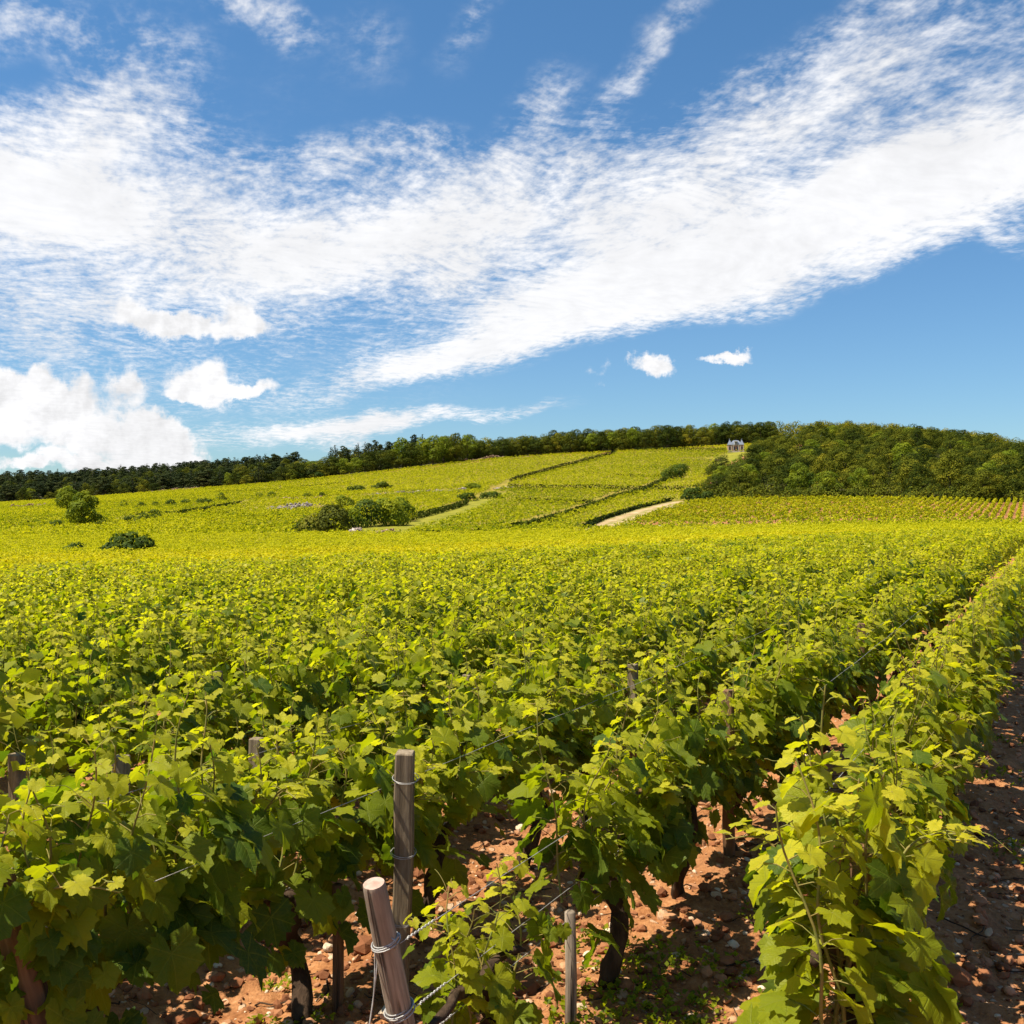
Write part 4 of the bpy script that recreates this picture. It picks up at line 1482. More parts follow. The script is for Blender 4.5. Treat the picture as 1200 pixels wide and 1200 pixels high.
    for _ in range(2600):
        x, y = r.uniform(min(xs), max(xs)), r.uniform(min(ys), max(ys))
        if abs(x / y) > 0.56 or y > 300 or not inside(WOOD_POLY, np.array([x]), np.array([y]))[0]:
            continue
        z = h1(x, y)
        crown_leaves(g, r, [((x, y, z + 0.6), (1.9, 1.9, 1.2)), ((x + 1.2, y, z + 1.0), (1.5, 1.5, 1.3))], 90 if y < 200 else 50, 0.38, tmid=0.3)
    for px_ in np.arange(400, 1260, 9.0):
        for row in range(3):
            u = (px_ + r.uniform(-4, 4) - 600) / 1200
            d = float(tree_d(u)) + 22 + row * 10
            x, y = u * d, d
            z = h1(x, y)
            hh = r.uniform(6.0, 9.5)
            g_l = [((x + r.uniform(-2, 2), y + r.uniform(-2, 2), z + hh * q), (2.4, 2.4, 2.0)) for q in (0.25, 0.45, 0.62, 0.78)]
            crown_leaves(g, r, g_l, 420, 0.40)
    tag(obj('forest', g.mesh('forest', [M['tree_leaf']])), 'mass of broadleaf wood closing the ridge behind the nearer trees', None, None, 'stuff')


build_woods()


SHADE_STRIPS = [      # dark leaf strips added as shade along parcel edges: pixel path, height, label
    ([(596, 572), (680, 573), (754, 574.5), (858, 574.5)], 1.25, 'long level added shade strip crossing the middle of the hill'),
    ([(598, 564), (660, 547), (720, 531.5)], 0.9, 'added shade strip climbing to the parked cars'),
    ([(600, 619), (660, 603), (720, 582), (752, 575)], 0.9, 'added shade strip climbing from the valley floor to the long level strip'),
    ([(754, 574), (770, 567), (786, 560)], 0.9, 'short added shade strip between the long level strip and the round bush'),
    ([(745, 528), (800, 528), (850, 528.5)], 0.9, 'straight added shade strip under the ridge, running to the pavilion'),
    ([(606, 585), (650, 587), (705, 588)], 0.5, 'faint low added shade strip in the parcel below the long level strip'),
    ([(683, 616), (706, 606), (750, 592), (786, 584)], 0.35, 'added shade strip along the upper side of the pale track'),
    ([(485, 625), (540, 625), (595, 621)], 0.8, 'added shade strip at the bottom of the middle parcel'),
    ([(482, 606), (510, 599), (548, 588)], 0.8, 'added shade strip above the grassy path'),
    ([(340, 603), (300, 606), (240, 600)], 0.4, 'faint added shade strip left of the grey gravel heap'),
    ([(160, 604), (210, 602), (262, 593), (282, 590)], 0.8, 'added shade strip below the row of tiny bushes'),
    ([(0, 613), (60, 611), (130, 610)], 0.3, 'faint added shade strip on the low slope below the round trees'),
    ([(200, 622), (280, 617), (350, 612)], 0.25, 'faint added shade strip on the valley floor left of the shrub clump'),
    ([(30, 632), (120, 630), (230, 629)], 0.25, 'faint lowest added shade strip on the valley floor above the wide dark bush'),
    ([(250, 577), (330, 573), (410, 565)], 0.3, 'faint added shade strip on the upper western slope under the conifers'),
    ([(720, 556), (760, 557), (800, 557)], 0.2, 'faint short added shade strip in the parcel above the round bush'),
    ([(480, 544), (495, 543), (512, 540)], 0.7, 'short added shade strip high on the western slope'),
]


def build_shade_strips():  # dark leaves strewn to draw the shade of row ends
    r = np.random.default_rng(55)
    for pts, hh, lab in SHADE_STRIPS:
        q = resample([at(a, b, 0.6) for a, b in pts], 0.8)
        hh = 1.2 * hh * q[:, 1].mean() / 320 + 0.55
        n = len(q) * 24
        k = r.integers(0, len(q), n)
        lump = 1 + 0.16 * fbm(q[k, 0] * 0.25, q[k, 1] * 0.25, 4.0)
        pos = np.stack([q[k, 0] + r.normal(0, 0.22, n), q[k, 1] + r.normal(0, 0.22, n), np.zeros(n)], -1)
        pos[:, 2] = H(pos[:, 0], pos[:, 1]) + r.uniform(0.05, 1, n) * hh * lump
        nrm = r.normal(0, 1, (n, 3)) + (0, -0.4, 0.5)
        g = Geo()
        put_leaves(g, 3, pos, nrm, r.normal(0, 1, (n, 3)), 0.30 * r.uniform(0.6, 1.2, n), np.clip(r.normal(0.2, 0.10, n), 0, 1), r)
        tag(obj('hedge', g.mesh('hedge', [M['tree_leaf']])), lab, 'hedge', 'shade strips added along the parcel edges')


build_shade_strips()


def bush(seed, w, h, mat_):
    r = np.random.default_rng(seed)
    nl = int(np.clip(w / h * 6, 7, 18))
    lobes = []
    for i in range(nl):
        x = r.uniform(-0.42, 0.42) * w
        y = r.uniform(-0.3, 0.3) * min(w, h * 2.2)
        e = math.sqrt(max(0.05, 1 - (2 * x / w) ** 2))
        s = r.uniform(0.22, 0.36) * h
        lobes.append(((x, y, h * e * r.uniform(0.2, 0.74)), (s * 1.3, s * 1.2, s)))
    lobes.append(((r.uniform(-.1, .1) * w, 0, h * 0.70), (h * .3, h * .3, h * .26)))
    g = Geo()
    area = w * h
    crown_leaves(g, r, lobes, int(np.clip(area * 130, 500, 3200)), float(np.clip(0.055 * math.sqrt(area) + 0.06, 0.1, 0.3)), tlobe=0.13)
    t = Geo()
    for i in range(4):
        (cx, cy, cz), _ = lobes[int(r.integers(0, nl))]
        t.tube(np.array([[cx * 0.6, cy * 0.4, -0.2], [cx * 0.8, cy * 0.7, cz * 0.5], [cx, cy, cz]]), [0.09 * h / 3, 0.06 * h / 3, 0.02], 6, False)
    return g.mesh('crown', [mat_]), t.mesh('trunk', [M['tree_bark']])


for i, ((x, y), a, b, w, h, tone, lab) in enumerate(SHRUB_AT):
    W, Hh = w / 1200 * y, h / 1200 * y + 0.95
    mt = {'dark': M['bush_leaf'], 'mid': M['tree_leaf_bright'], 'olive': M['tree_leaf_bright'], 'brown': M['brown_leaf']}[tone]
    tree = a in (97, 79)
    if tree:
        cr, tr = broad_tree(900 + i, mt, Hh, W * 0.52, 0.12, 22, 4200, 0.24)
    else:
        cr, tr = bush(900 + i, W, Hh, mt)
    root = bpy.data.objects.new('round_tree' if tree else 'bush', None)
    col.objects.link(root)
    root.location = (x, y, h1(x, y) - 0.08)
    tag(root, lab, 'tree' if tree else 'bush', None if tree else 'bushes among the vine parcels')
    obj('crown', cr, root)
    obj('trunk', tr, root)

# ------------------------------------------------------------------ posts, stakes and wires
def square_post(w, h, r, mt, extra=0.45):
    g = Geo()
    n = 9
    q = np.linspace(0, 1, n)
    prof = np.array([[-1, -.82], [-.82, -1], [.82, -1], [1, -.82], [1, .82], [.82, 1], [-.82, 1], [-1, .82]]) * w / 2
    V = []
    for k in range(n):
        s = 1 + 0.03 * math.sin(k * 2.1 + w * 90)
        off = np.array([0.004 * math.sin(k * 1.3), 0.004 * math.cos(k * 1.7)])
        V.append(np.concatenate([prof * s + off, np.full((8, 1), -extra + (h + extra) * q[k])], 1))
    V.append(np.concatenate([prof * 0.9 + off, np.full((8, 1), h + 0.004)], 1))
    V = np.concatenate(V)
    i = np.arange(n)[:, None] * 8
    j = np.arange(8)[None]
    k = (j + 1) % 8
    f = np.stack([i + j, i + k, i + 8 + k, i + 8 + j], -1).reshape(-1, 4)
    cap = np.arange(n * 8, n * 8 + 8)[None]
    g.add(V, [f, cap])
    return g.mesh('wooden_post', [mt], smooth=False)


def coil(turns, rad, z, pitch, wire_r, g, ph=0.0, wob=0.004, squash=1.0):
    t = np.linspace(0, turns, int(turns * 18) + 2)
    a = t * 2 * math.pi + ph
    rr = rad + wob * np.sin(a * 0.37 + z * 50)
    g.tube(np.stack([rr * np.cos(a), rr * np.sin(a) * squash, z + pitch * t + 0.006 * np.sin(a + 1)], -1), wire_r, 6)


rp = np.random.default_rng(13)
for q, (k, px, h, lab) in enumerate(POSTS):
    x, y = row_at(k, px)
    if q == 0:
        x, y = x * 0.90, y * 0.90
    w = 0.064 if q == 0 else 0.055
    mt = M['wood_brown'] if q in (4, 8) else M['wood_grey']
    o = obj('wooden_post', square_post(w, h, rp, mt), None, (x, y, h1(x, y)), math.pi / 2 - ROW_AZ + (0.42 if q < 2 else rp.normal(0, 0.2)))
    o.rotation_euler[0] = rp.normal(0, 0.02)
    o.rotation_euler[1] = rp.normal(0, 0.02)
    tag(o, lab, 'post', 'wooden posts of the near vineyard')
    if q == 0:
        for z in (0.30, 0.55, 0.82):
            g = Geo()
            coil(2.1, 0.046, z, 0.006, 0.0013, g)
            obj('wire_wrap', g.mesh('wire_wrap', [M['wire']]), o)

# round end post with wire wrapped round it
foot = Vector((-0.215, 2.74, h1(-0.215, 2.74)))
head = Vector((-0.346, 2.56, 0.772))
axis = (head - foot)
L = axis.length
rot = axis.to_track_quat('Z', 'Y').to_euler()


def round_post(L, r0, r1, seed, top=True):
    g = Geo()
    r = np.random.default_rng(seed)
    m, n = 22, 22
    q = np.concatenate([np.linspace(-0.35 / L, 0.97, m), [0.985, 0.995, 1.0]])
    th = np.arange(n) * 2 * math.pi / n
    V = []
    for k, f in enumerate(q):
        rad = r0 + (r1 - r0) * f
        rad = rad * (1 if f <= 0.97 else {0.985: 0.98, 0.995: 0.95, 1.0: 0.91}[f])
        rr = rad * (1 + 0.09 * fbm(np.cos(th) * 1.6 + seed, np.sin(th) * 1.6, f * 3.0, 3) + 0.02 * np.sin(th * 2 + f * 2))
        V.append(np.stack([rr * np.cos(th), rr * np.sin(th), np.full(n, f * L)], -1))
    nr = len(q)
    V = np.concatenate(V)
    i = np.arange(nr - 1)[:, None] * n
    j = np.arange(n)[None]
    kk = (j + 1) % n
    f = np.stack([i + j, i + kk, i + n + kk, i + n + j], -1).reshape(-1, 4)
    g.add(V, f)
    e = Geo()
    c = V[-n:].copy()
    c[:, 2] += 0.0
    e.add(np.concatenate([c, [[0, 0, L + 0.003]]]), np.stack([np.arange(n), (np.arange(n) + 1) % n, np.full(n, n)], -1))
    return g.mesh('shaft', [M['wood_pink']]), e.mesh('sawn_top', [M['wood_end']], smooth=False)


ep = bpy.data.objects.new('end_post', None)
col.objects.link(ep)
ep.location = foot
ep.rotation_euler = rot
tag(ep, 'round leaning pinkish wooden post with wire wrapped round it', 'post')
sm, em = round_post(L, 0.036, 0.0305, 3)
obj('shaft', sm, ep)
obj('sawn_top', em, ep)
for zf, turns, lab in ((0.800, 3.0, None), (0.565, 4.2, None), (0.455, 1.3, None)):
    g = Geo()
    coil(turns, 0.0335 + (1 - zf) * 0.0065, zf * L, 0.0042, 0.0019, g, ph=zf * 9)
    if zf > 0.7:
        t = np.linspace(0, 1, 9)
        g.tube(np.stack([0.036 + 0.012 * np.sin(t * 9), -0.01 + 0.02 * t, zf * L + 0.012 + 0.02 * np.cos(t * 7)], -1), 0.0018, 5)
    obj('wire_wrap', g.mesh('wire_wrap', [M['wire']]), ep)


def on_post(f, side=0.0):
    return foot + axis * f + Vector((side, 0, 0))


# the leaning brown post at the corner of the third row
foot2 = Vector((-1.045, 2.56, h1(-1.045, 2.56)))
head2 = Vector((-1.28, 2.55, 0.80))
a2 = head2 - foot2
lp = bpy.data.objects.new('end_post', None)
col.objects.link(lp)
lp.location = foot2
lp.rotation_euler = a2.to_track_quat('Z', 'Y').to_euler()
tag(lp, 'leaning brown round post half hidden by dark leaves at the corner', 'post')
sm, em = round_post(a2.length, 0.043, 0.037, 8)
sm.materials[0] = M['wood_brown']
obj('shaft', sm, lp)
obj('sawn_top', em, lp)
g = Geo()
coil(3.0, 0.044, a2.length * 0.47, 0.006, 0.0018, g)
obj('wire_wrap', g.mesh('wire_wrap', [M['wire']]), lp)

# end post inside the leaves of the first row, and stakes at single plants
x, y = rowpt(ROW_P0, t_of_y(ROW_P0, 3.12))
o = obj('wooden_post', square_post(0.05, 0.72, rp, M['wood_brown']), None, (x + 0.02, y - 0.03, h1(x, y)), 0.3)
tag(o, 'brown post wrapped in the leaves of the big pale green grapevine', 'post', 'wooden posts of the near vineyard')
for (px, d, h, mk, lab) in ((668, 3.42, 0.42, 'wood_pink', 'pale peeled stake at the foot of the second plant behind the wire-wrapped post'),
                            (395, 3.62, 0.46, 'wood_brown', 'short reddish brown stake between the two end posts, in the third row')):
    x, y = (px - 600) / 1200 * d, d
    g = Geo()
    g.tube(np.array([[0, 0, -0.3], [0.004, 0.002, h * 0.5], [0.0, 0.004, h], [0, 0.004, h + 0.004]]), [0.021, 0.020, 0.019, 0.014], 10)
    o = obj('vine_stake', g.mesh('vine_stake', [M[mk]]), None, (x, y, h1(x, y)))
    tag(o, lab, 'stake')


def wire(p0, p1, label, sag=0.012, rad=0.0012, twist=True, wob=0.004):
    p0, p1 = np.array(p0), np.array(p1)
    n = int(max(12, np.linalg.norm(p1 - p0) / 0.12))
    q = np.linspace(0, 1, n)
    pts = p0 + (p1 - p0) * q[:, None]
    pts[:, 2] -= sag * np.sin(q * math.pi)
    pts += np.stack([vnoise(q * n * 0.3, 1.0, i * 3.0) for i in range(3)], -1) * wob * np.minimum(1, 12 * q)[:, None]
    g = Geo()
    g.tube(pts, rad, 5)
    if twist:      # the free end twisted back round the wire near its post
        t = np.linspace(0, 1, 60)
        d = (p1 - p0) / np.linalg.norm(p1 - p0)
        e1 = np.cross(d, (0, 0, 1.0))
        e1 /= np.linalg.norm(e1)
        e2 = np.cross(d, e1)
        g.tube(p0 + d * (0.03 + 0.13 * t)[:, None] + (e1 * np.cos(t * 50)[:, None] + e2 * np.sin(t * 50)[:, None]) * 0.0034, 0.0013, 5)
    o = obj('trellis_wire', g.mesh('trellis_wire', [M['wire']]))
    tag(o, label, 'wire', 'trellis wires of the near rows')
    return o


def along(p, y, z):
    x, yy = rowpt(p, t_of_y(p, y))
    return (x, yy, h1(x, yy) + z)


p2 = row_p(1)
wire(on_post(0.80, 0.036), along(p2 + 0.10, 14.0, 0.86), 'highest wire running from the round wire-wrapped post along its row')
wire(on_post(0.575, 0.036), along(p2 + 0.02, 14.0, 0.62), 'middle wire running from the round wire-wrapped post along its row')
wire(on_post(0.46, 0.036), along(p2 + 0.04, 14.0, 0.45), 'lowest wire running from the round wire-wrapped post along its row')
p3 = row_p(2)
wire(along(p3 + 0.20, 2.75, 0.78), along(p3 + 0.10, 16.0, 0.86), 'bright upper wire in front of the leaves of the third row', twist=False)
wire(along(p3 + 0.03, 2.75, 0.50), along(p3 + 0.03, 16.0, 0.55), 'lower wire through the leaves of the third row', twist=False)
p4 = row_p(3)
wire(along(p4 + 0.10, 2.8, 0.74), along(p4 + 0.06, 16.0, 0.80), 'wire showing in the leaves of the fourth row', twist=False)
wire(along(ROW_P0 - 0.13, 3.1, 0.80), along(ROW_P0 - 0.12, 18.0, 0.84), 'upper wire on the inner side of the row along the bare path', twist=False)
wire(along(ROW_P0 - 0.05, 3.1, 0.50), along(ROW_P0 - 0.05, 18.0, 0.52), 'lower wire of the row along the bare path', twist=False)
wire(along(p2 + 0.24, 6.0, 0.72), along(p2 + 0.14, 18.0, 0.84), 'doubled wire showing in the gap beside the row along the path', twist=False)

# slack ends hanging from the end post
for (f, dx, drop, ph, lab) in ((0.79, -0.045, 0.62, 0.3, 'slack wire with a knotted loop hanging from the round wire-wrapped post'),
                               (0.79, -0.012, 0.66, 1.4, 'straight slack wire slanting down from the round wire-wrapped post'),
                               (0.45, 0.075, 0.17, 2.2, 'short curled wire end dangling beside the round wire-wrapped post')):
    a = np.array(on_post(f, math.copysign(0.034, dx)))
    t = np.linspace(0, 1, 46)
    pts = a + np.stack([dx * t + 0.012 * np.sin(t * 7 + ph), -0.03 * t - 0.02 * np.sin(t * 3), -drop * t], -1)
    if ph == 0.3:
        m = (t > 0.42) & (t < 0.62)
        w = (t - 0.42) / 0.20
        lo = np.where(m, np.sin(w * math.pi), 0)
        pts[:, 0] += lo * 0.028 * np.cos(w * 17)
        pts[:, 2] += lo * 0.032 * np.sin(w * 17)
        pts[:, 1] += lo * 0.012 * np.sin(w * 9)
    if ph == 2.2:
        pts[:, 0] += 0.02 * np.sin(t * 6)
        pts[:, 2] += 0.03 * np.sin(t * 8) * t
    g = Geo()
    g.tube(pts, 0.0016, 5)
    tag(obj('loose_wire', g.mesh('loose_wire', [M['wire']])), lab, 'wire')

# ------------------------------------------------------------------ stones, clods and weeds on the soil
_ico_v = None


def ico():
    t = (1 + 5 ** 0.5) / 2
    v = np.array([[-1, t, 0], [1, t, 0], [-1, -t, 0], [1, -t, 0], [0, -1, t], [0, 1, t], [0, -1, -t], [0, 1, -t], [t, 0, -1], [t, 0, 1], [-t, 0, -1], [-t, 0, 1]], float)
    v /= np.linalg.norm(v[0])
    f = np.array([[0, 11, 5], [0, 5, 1], [0, 1, 7], [0, 7, 10], [0, 10, 11], [1, 5, 9], [5, 11, 4], [11, 10, 2], [10, 7, 6], [7, 1, 8], [3, 9, 4], [3, 4, 2], [3, 2, 6], [3, 6, 8], [3, 8, 9], [4, 9, 5], [2, 4, 11], [6, 2, 10], [8, 6, 7], [9, 8, 1]])
    return v, f


def ico2():
    v, f = ico()
    vs = v.tolist()
    cache = {}

    def mid(a, b):
        k = (min(a, b), max(a, b))
        if k not in cache:
            m = (np.array(vs[a]) + np.array(vs[b])) / 2
            vs.append((m / np.linalg.norm(m)).tolist())
            cache[k] = len(vs) - 1
        return cache[k]
    out = []
    for a, b, c in f:
        ab, bc, ca = mid(a, b), mid(b, c), mid(c, a)
        out += [[a, ab, ca], [b, bc, ab], [c, ca, bc], [ab, bc, ca]]
    return np.array(vs), np.array(out)


def scatter_rocks(pts, size, tint, r, flat=0.65, hi=True, sink=0.25):
    bv, bf = ico2() if hi else ico()
    n = len(pts)
    m = len(bv)
    ph = r.uniform(0, 50, (n, 1))
    dis = 1 + 0.42 * fbm(bv[None, :, 0] * 1.3 + ph, bv[None, :, 1] * 1.3 - ph, bv[None, :, 2] * 1.3 + ph * 2, 2)
    v = bv[None] * dis[..., None] * (size[:, None, None] * np.stack([r.uniform(0.7, 1.25, n), r.uniform(0.7, 1.25, n), flat * r.uniform(0.7, 1.2, n)], -1)[:, None])
    a = r.uniform(0, 6.28, n)
    b = r.normal(0, 0.4, n)
    c, s = np.cos(b)[:, None], np.sin(b)[:, None]
    v = np.stack([v[..., 0] * c - v[..., 2] * s, v[..., 1], v[..., 0] * s + v[..., 2] * c], -1)
    c, s = np.cos(a)[:, None], np.sin(a)[:, None]
    v = np.stack([v[..., 0] * c - v[..., 1] * s, v[..., 0] * s + v[..., 1] * c, v[..., 2]], -1)
    z = pts[:, 2] + size * flat * (1 - sink) * 0.6
    v = v + np.stack([pts[:, 0], pts[:, 1], z], -1)[:, None]
    f = (bf[None] + (np.arange(n) * m)[:, None, None]).reshape(-1, 3)
    return v.reshape(-1, 3), f, np.repeat(tint, m)


def soil_z(x, y):
    rr = np.hypot(x, y)
    near = np.clip((16 - rr) / 8, 0, 1)
    clod = np.maximum(fbm(x * 7, y * 7, 0.5, 4), -0.12) * 0.075 + fbm(x * 22, y * 22, 1.5, 3) * 0.018
    p = NX * x + NY * y
    return H(x, y) + near * (clod + np.cos((p - ROW_P0) / ROW_S * 2 * math.pi) * 0.025 * (p < 0.3))


def build_stones():
    r = np.random.default_rng(91)
    for name, n, smin, smax, tl, th_, hi, lab in (('clods', 11000, 0.006, 0.036, 0.0, 0.62, False, 'crumbled red clods strewn over the bare soil between the rows'),
                                                 ('stones', 7500, 0.005, 0.026, 0.55, 1.0, True, 'pale limestone pebbles strewn over the red soil')):
        d = 2.3 + (r.random(n) ** 1.6) * 9.5
        u = r.uniform(-0.56, 0.60, n)
        x, y = u * d, d
        s = smin + (smax - smin) * r.random(n) ** 3.2
        big = r.random(n) < 0.02
        s = np.where(big, s * 1.5 + 0.012, s)
        v, f, t = scatter_rocks(np.stack([x, y, soil_z(x, y)], -1), s, r.uniform(tl, th_, n), r, 0.62, hi)
        tag(obj(name, mesh(name, v, f, [M['stone']], {'tint': t}, smooth=False)), lab, None, None, 'stuff')


build_stones()


def build_twigs():
    r = np.random.default_rng(43)
    g = Geo()
    for _ in range(420):
        d = 2.5 + r.random() ** 1.4 * 6
        x, y = r.uniform(-0.55, 0.58) * d, d
        a, Lq = r.uniform(0, 6.28), r.uniform(0.04, 0.22)
        t = np.linspace(-0.5, 0.5, 6)
        xs, ys = x + math.cos(a) * Lq * t + 0.012 * np.sin(t * 6 + a), y + math.sin(a) * Lq * t
        g.tube(np.stack([xs, ys, soil_z(xs, ys) + 0.012], -1), r.uniform(0.0012, 0.0034), 5)
    tag(obj('twigs', g.mesh('twigs', [M['bark']])), 'dry vine prunings lying on the red soil', None, None, 'stuff')


build_twigs()


def build_weeds():
    r = np.random.default_rng(17)
    g = Geo()
    spots = [(785, 1125, 60, .14), (760, 1105, 40, .1), (745, 1175, 70, .2), (700, 1185, 60, .18), (820, 1190, 60, .2), (770, 1190, 80, .2), (350, 1180, 30, .1), (640, 1060, 16, .06), (1180, 985, 26, .10), (1165, 900, 24, .1), (1160, 860, 24, .1),
             (1190, 800, 20, .12), (680, 1075, 16, .07), (560, 1120, 16, .07), (1090, 1170, 14, .05), (330, 1120, 20, .08), (850, 1120, 24, .09), (900, 1060, 16, .08)]
    for (px, py, n, sp) in spots:
        d = EYE * 1200 / (py - 600)
        cx, cy_ = (px - 600) / 1200 * d, d
        x = cx + r.normal(0, sp, n)
        y = cy_ + r.normal(0, sp, n)
        z = soil_z(x, y)
        k = r.integers(3, 7, n)
        xx, yy, zz = np.repeat(x, k), np.repeat(y, k), np.repeat(z, k)
        m = len(xx)
        a = r.uniform(0, 6.28, m)
        el = r.uniform(0.1, 1.2, m)
        tip = np.stack([np.cos(a) * np.cos(el), np.sin(a) * np.cos(el), np.sin(el)], -1)
        pos = np.stack([xx, yy, zz + r.uniform(0.0, 0.03, m)], -1) + tip * 0.012
        nrm = np.stack([-np.cos(a) * np.sin(el), -np.sin(a) * np.sin(el), np.cos(el)], -1) + r.normal(0, 0.2, (m, 3))
        put_leaves(g, 3, pos, nrm, tip, r.uniform(0.008, 0.022, m), np.clip(r.normal(0.45, 0.12, m), 0, 1), r)
    tag(obj('weeds', g.mesh('weeds', [M['leaf']])), 'small green weeds sprouting from the red soil', None, None, 'stuff')


build_weeds()

# ------------------------------------------------------------------ field stones and walls on the slope
def stone_run(name, pix, width, height, density, mt, label, cat, seed, size=(0.12, 0.35)):
    r = np.random.default_rng(seed)
    q = resample([at(a, b, 0.3) for a, b in pix], 0.5)
    n = int(len(q) * density)
    k = r.integers(0, len(q), n)
    x = q[k, 0] + r.normal(0, width / 2.5, n)
    y = q[k, 1] + r.normal(0, width / 2.5, n)
    height = height * 1.35
    z = H(x, y) + r.random(n) * height * (0.4 + 0.6 * np.abs(vnoise(q[k, 0] * 0.3, q[k, 1] * 0.3, seed)))
    v, f, t = scatter_rocks(np.stack([x, y, z], -1), r.uniform(*size, n), r.random(n), r, 0.7, False)
    tag(obj(name, mesh(name, v, f, [M[mt]], {'tint': t}, smooth=False)), label, cat, None, 'thing')


for args in STONE_RUNS:
    stone_run(*args)

# ------------------------------------------------------------------ the stone pavilion
M['wall_pink'] = simple('rose_rendered_wall', [(0.3, (0.34, 0.17, 0.13)), (0.7, (0.46, 0.26, 0.20))], 1.5, 0.9, 0.1, 0.3, 0.02)
M['pale_stone'] = simple('pale_dressed_stone', [(0.3, (0.40, 0.34, 0.27)), (0.7, (0.56, 0.49, 0.41))], 3, 0.9, 0.1, 0.3, 0.02)
M['slate'] = simple('blue_grey_slate', [(0.3, (0.13, 0.15, 0.20)), (0.7, (0.24, 0.27, 0.34))], 4, 0.38, 0.6, 0.2, 0.02)
M['dark_glass'] = simple('dark_window_glass', [(0.4, (0.015, 0.015, 0.02)), (0.6, (0.03, 0.03, 0.035))], 2, 0.15, 0.5, 0.0, 0.01)
M['door_paint'] = simple('brown_door_paint', [(0.3, (0.10, 0.045, 0.03)), (0.7, (0.15, 0.07, 0.045))], 5, 0.6, 0.3)


def pavilion():
    x, y = at(862, 529.5)
    x, y = 0.2183 * y, y
    z = h1(x, y)
    root = bpy.data.objects.new('stone_pavilion', None)
    col.objects.link(root)
    root.location = (x, y, z)
    root.rotation_euler = (0, 0, R(-8))
    root.scale = (0.92, 0.92, 0.92)
    tag(root, 'small pink stone pavilion with two slate-capped corner turrets, at the upper corner of the wood', 'pavilion')
    g = Geo()
    g.box((0, 0, 1.15), (4.2, 3.8, 3.3))
    for sx in (-1, 1):
        g.box((sx * 2.55, -1.2, 1.25), (1.5, 1.6, 3.5), bevel=0.0)
        g.box((sx * 2.55, 1.5, 1.25), (1.5, 1.6, 3.5), bevel=0.0)
    obj('wall', g.mesh('wall', [M['wall_pink']], smooth=False), root)
    g = Geo()
    for sx in (-1, 1):
        for ox in (-0.66, 0.66):
            g.box((sx * 2.55 + ox, -2.0, 1.45), (0.26, 0.12, 2.9))
        g.box((sx * 2.55, -2.0, 3.02), (1.72, 0.2, 0.24))
        g.box((sx * 1.1, -1.93, 1.45), (0.24, 0.14, 2.7))
    g.box((0, -1.94, 2.88), (3.2, 0.2, 0.22))
    g.box((0, -2.15, -0.1), (6.9, 0.9, 0.5))
    obj('dressed_stone', g.mesh('dressed_stone', [M['pale_stone']], smooth=False), root)
    # curved mansard over the middle
    prof = [(2.25, 2.9), (2.15, 3.3), (1.95, 3.8), (1.62, 4.3), (1.30, 4.65), (1.1, 4.85), (0.0, 5.0)]
    V, n = [], 4
    for (w, zz) in prof:
        for sx, sy in ((-1, -1), (1, -1), (1, 1), (-1, 1)):
            V.append((sx * w, sy * w * 0.88, zz))
    f = [[i * 4 + j, i * 4 + (j + 1) % 4, i * 4 + 4 + (j + 1) % 4, i * 4 + 4 + j] for i in range(len(prof) - 1) for j in range(4)]
    g = Geo()
    g.add(V, np.array(f))
    rf = obj('roof', g.mesh('roof', [M['slate']], smooth=False), root)
    g = Geo()
    g.box((0, -1.75, 3.75), (1.1, 0.9, 1.2))
    g.box((0, -1.78, 4.42), (1.35, 1.1, 0.16))
    obj('dormer', g.mesh('dormer', [M['pale_stone']], smooth=False), rf)
    g = Geo()
    g.box((0, -2.215, 3.7), (0.6, 0.04, 0.85))
    obj('dormer_window', g.mesh('dormer_window', [M['dark_glass']], smooth=False), rf)
    for sx in (-1, 1):
        for sy in (-1.2, 1.5):
            g = Geo()
            pr = [(0.98, 3.0), (0.80, 3.35), (0.52, 4.0), (0.22, 4.7), (0.03, 5.2)]
            V = [(sx * 2.55 + a * w, sy + b * w, zz) for w, zz in pr for a, b in ((-1, -1), (1, -1), (1, 1), (-1, 1))]
            f = [[i * 4 + j, i * 4 + (j + 1) % 4, i * 4 + 4 + (j + 1) % 4, i * 4 + 4 + j] for i in range(4) for j in range(4)]
            g.add(V, np.array(f))
            t = obj('turret_roof', g.mesh('turret_roof', [M['slate']], smooth=False), root)
            g = Geo()
            g.tube(np.array([[sx * 2.55, sy, 5.1], [sx * 2.55, sy, 5.5], [sx * 2.55, sy, 5.75]]), [0.05, 0.07, 0.015], 6)
            obj('finial', g.mesh('finial', [M['slate']]), t)
    for wx, yy in ((-2.55, -2.02), (2.55, -2.02), (-0.72, -1.92), (0.72, -1.92)):
        g = Geo()
        g.box((wx, yy, 1.35), (0.62, 0.05, 1.5))
        w = obj('window', g.mesh('window', [M['dark_glass']], smooth=False), root)
        g = Geo()
        g.box((wx, yy - 0.05, 0.55), (0.9, 0.14, 0.12))
        obj('sill', g.mesh('sill', [M['pale_stone']], smooth=False), w)
    g = Geo()
    g.box((0, -1.93, 1.2), (0.62, 0.08, 2.1))
    obj('door', g.mesh('door', [M['door_paint']], smooth=False), root)


pavilion()

# ------------------------------------------------------------------ cars parked by the upper track
def car_paint(name, c):
    m, N = mat(name)
    finish(N, principled(N, N.mix(N.noise(N.n('ShaderNodeTexCoord').outputs['Object'], 3, 3), c, tuple(k * 0.85 for k in c)), 0.35, 0.5))
    return m


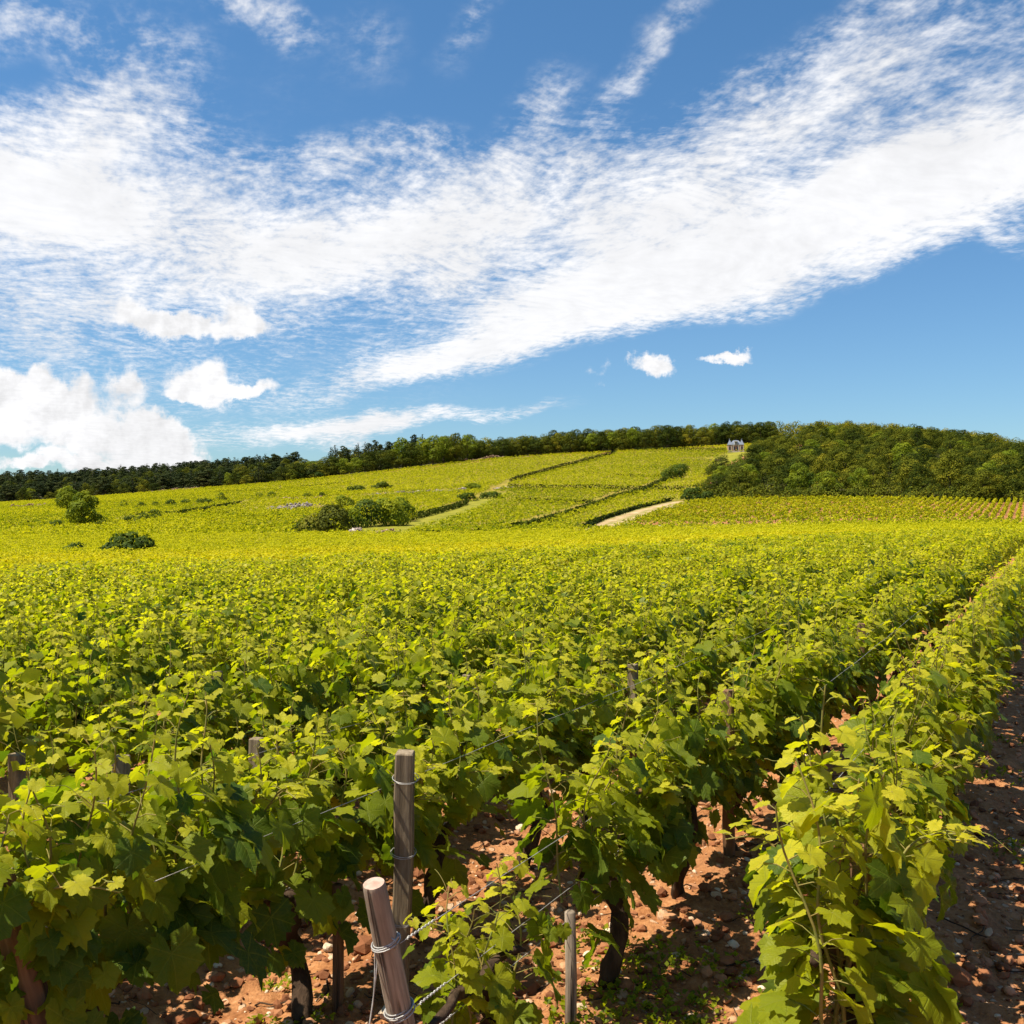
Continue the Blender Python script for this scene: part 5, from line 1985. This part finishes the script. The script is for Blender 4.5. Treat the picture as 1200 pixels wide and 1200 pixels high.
M['white_paint'] = car_paint('white_car_paint', (0.78, 0.78, 0.77))
M['red_paint'] = car_paint('red_car_paint', (0.45, 0.03, 0.05))
M['tyre'] = simple('black_rubber', [(0.4, (0.015, 0.015, 0.015)), (0.6, (0.03, 0.03, 0.03))], 8, 0.9)


def car(px, py, paint, rz, label):
    x, y = at(px, py)
    root = bpy.data.objects.new('parked_car', None)
    col.objects.link(root)
    root.location = (x, y, h1(x, y) + 0.05)
    root.rotation_euler = (0, 0, rz)
    tag(root, label, 'car', 'cars parked on the upper track')
    side = np.array([(-1.9, .35), (-1.95, .62), (-1.85, .82), (-1.0, .92), (-0.45, 1.40), (0.9, 1.45), (1.55, 0.98), (1.9, .92), (1.97, .5), (1.9, .33)])
    n = len(side)
    V = [(a, w * (0.82 if 0 <= 0 else 1) * (0.86 if b > 1.2 else 1.0), b) for w in (-0.98, 0.98) for a, b in side]
    f4 = np.array([[j, (j + 1) % n, n + (j + 1) % n, n + j] for j in range(n)])
    g = Geo()
    g.add(V, [f4, np.arange(n)[None, ::-1], np.arange(n, 2 * n)[None]])
    obj('body', g.mesh('body', [paint], smooth=False), root)
    g = Geo()
    for sy in (-1, 1):
        g.add([(-0.75, sy * 0.812, .97), (1.2, sy * 0.812, .99), (0.85, sy * 0.745, 1.36), (-0.42, sy * 0.745, 1.33)], np.array([[0, 1, 2, 3]]))
    g.add([(-1.0, -.7, .955), (-1.0, .7, .955), (-.50, .62, 1.40), (-.50, -.62, 1.40)], np.array([[0, 1, 2, 3]]))
    obj('window', g.mesh('window', [M['dark_glass']], smooth=False), root)
    for wx in (-1.25, 1.25):
        for sy in (-1, 1):
            g = Geo()
            g.tube(np.array([[wx, sy * 0.66, .32], [wx, sy * 0.66 + 0.02, .32], [wx, sy * 0.84, .32], [wx, sy * 0.86, .32]]), [0.26, 0.32, 0.32, 0.26], 16)
            obj('wheel', g.mesh('wheel', [M['tyre']]), root)


car(695, 527.6, M['white_paint'], R(70), 'white car parked behind the trimmed hedge, nearer the red car')
car(701.5, 527.4, M['white_paint'], R(75), 'white car parked behind the trimmed hedge, farther from the red car')
car(672, 531.0, M['red_paint'], R(80), 'small red car at the end of the trimmed hedge')
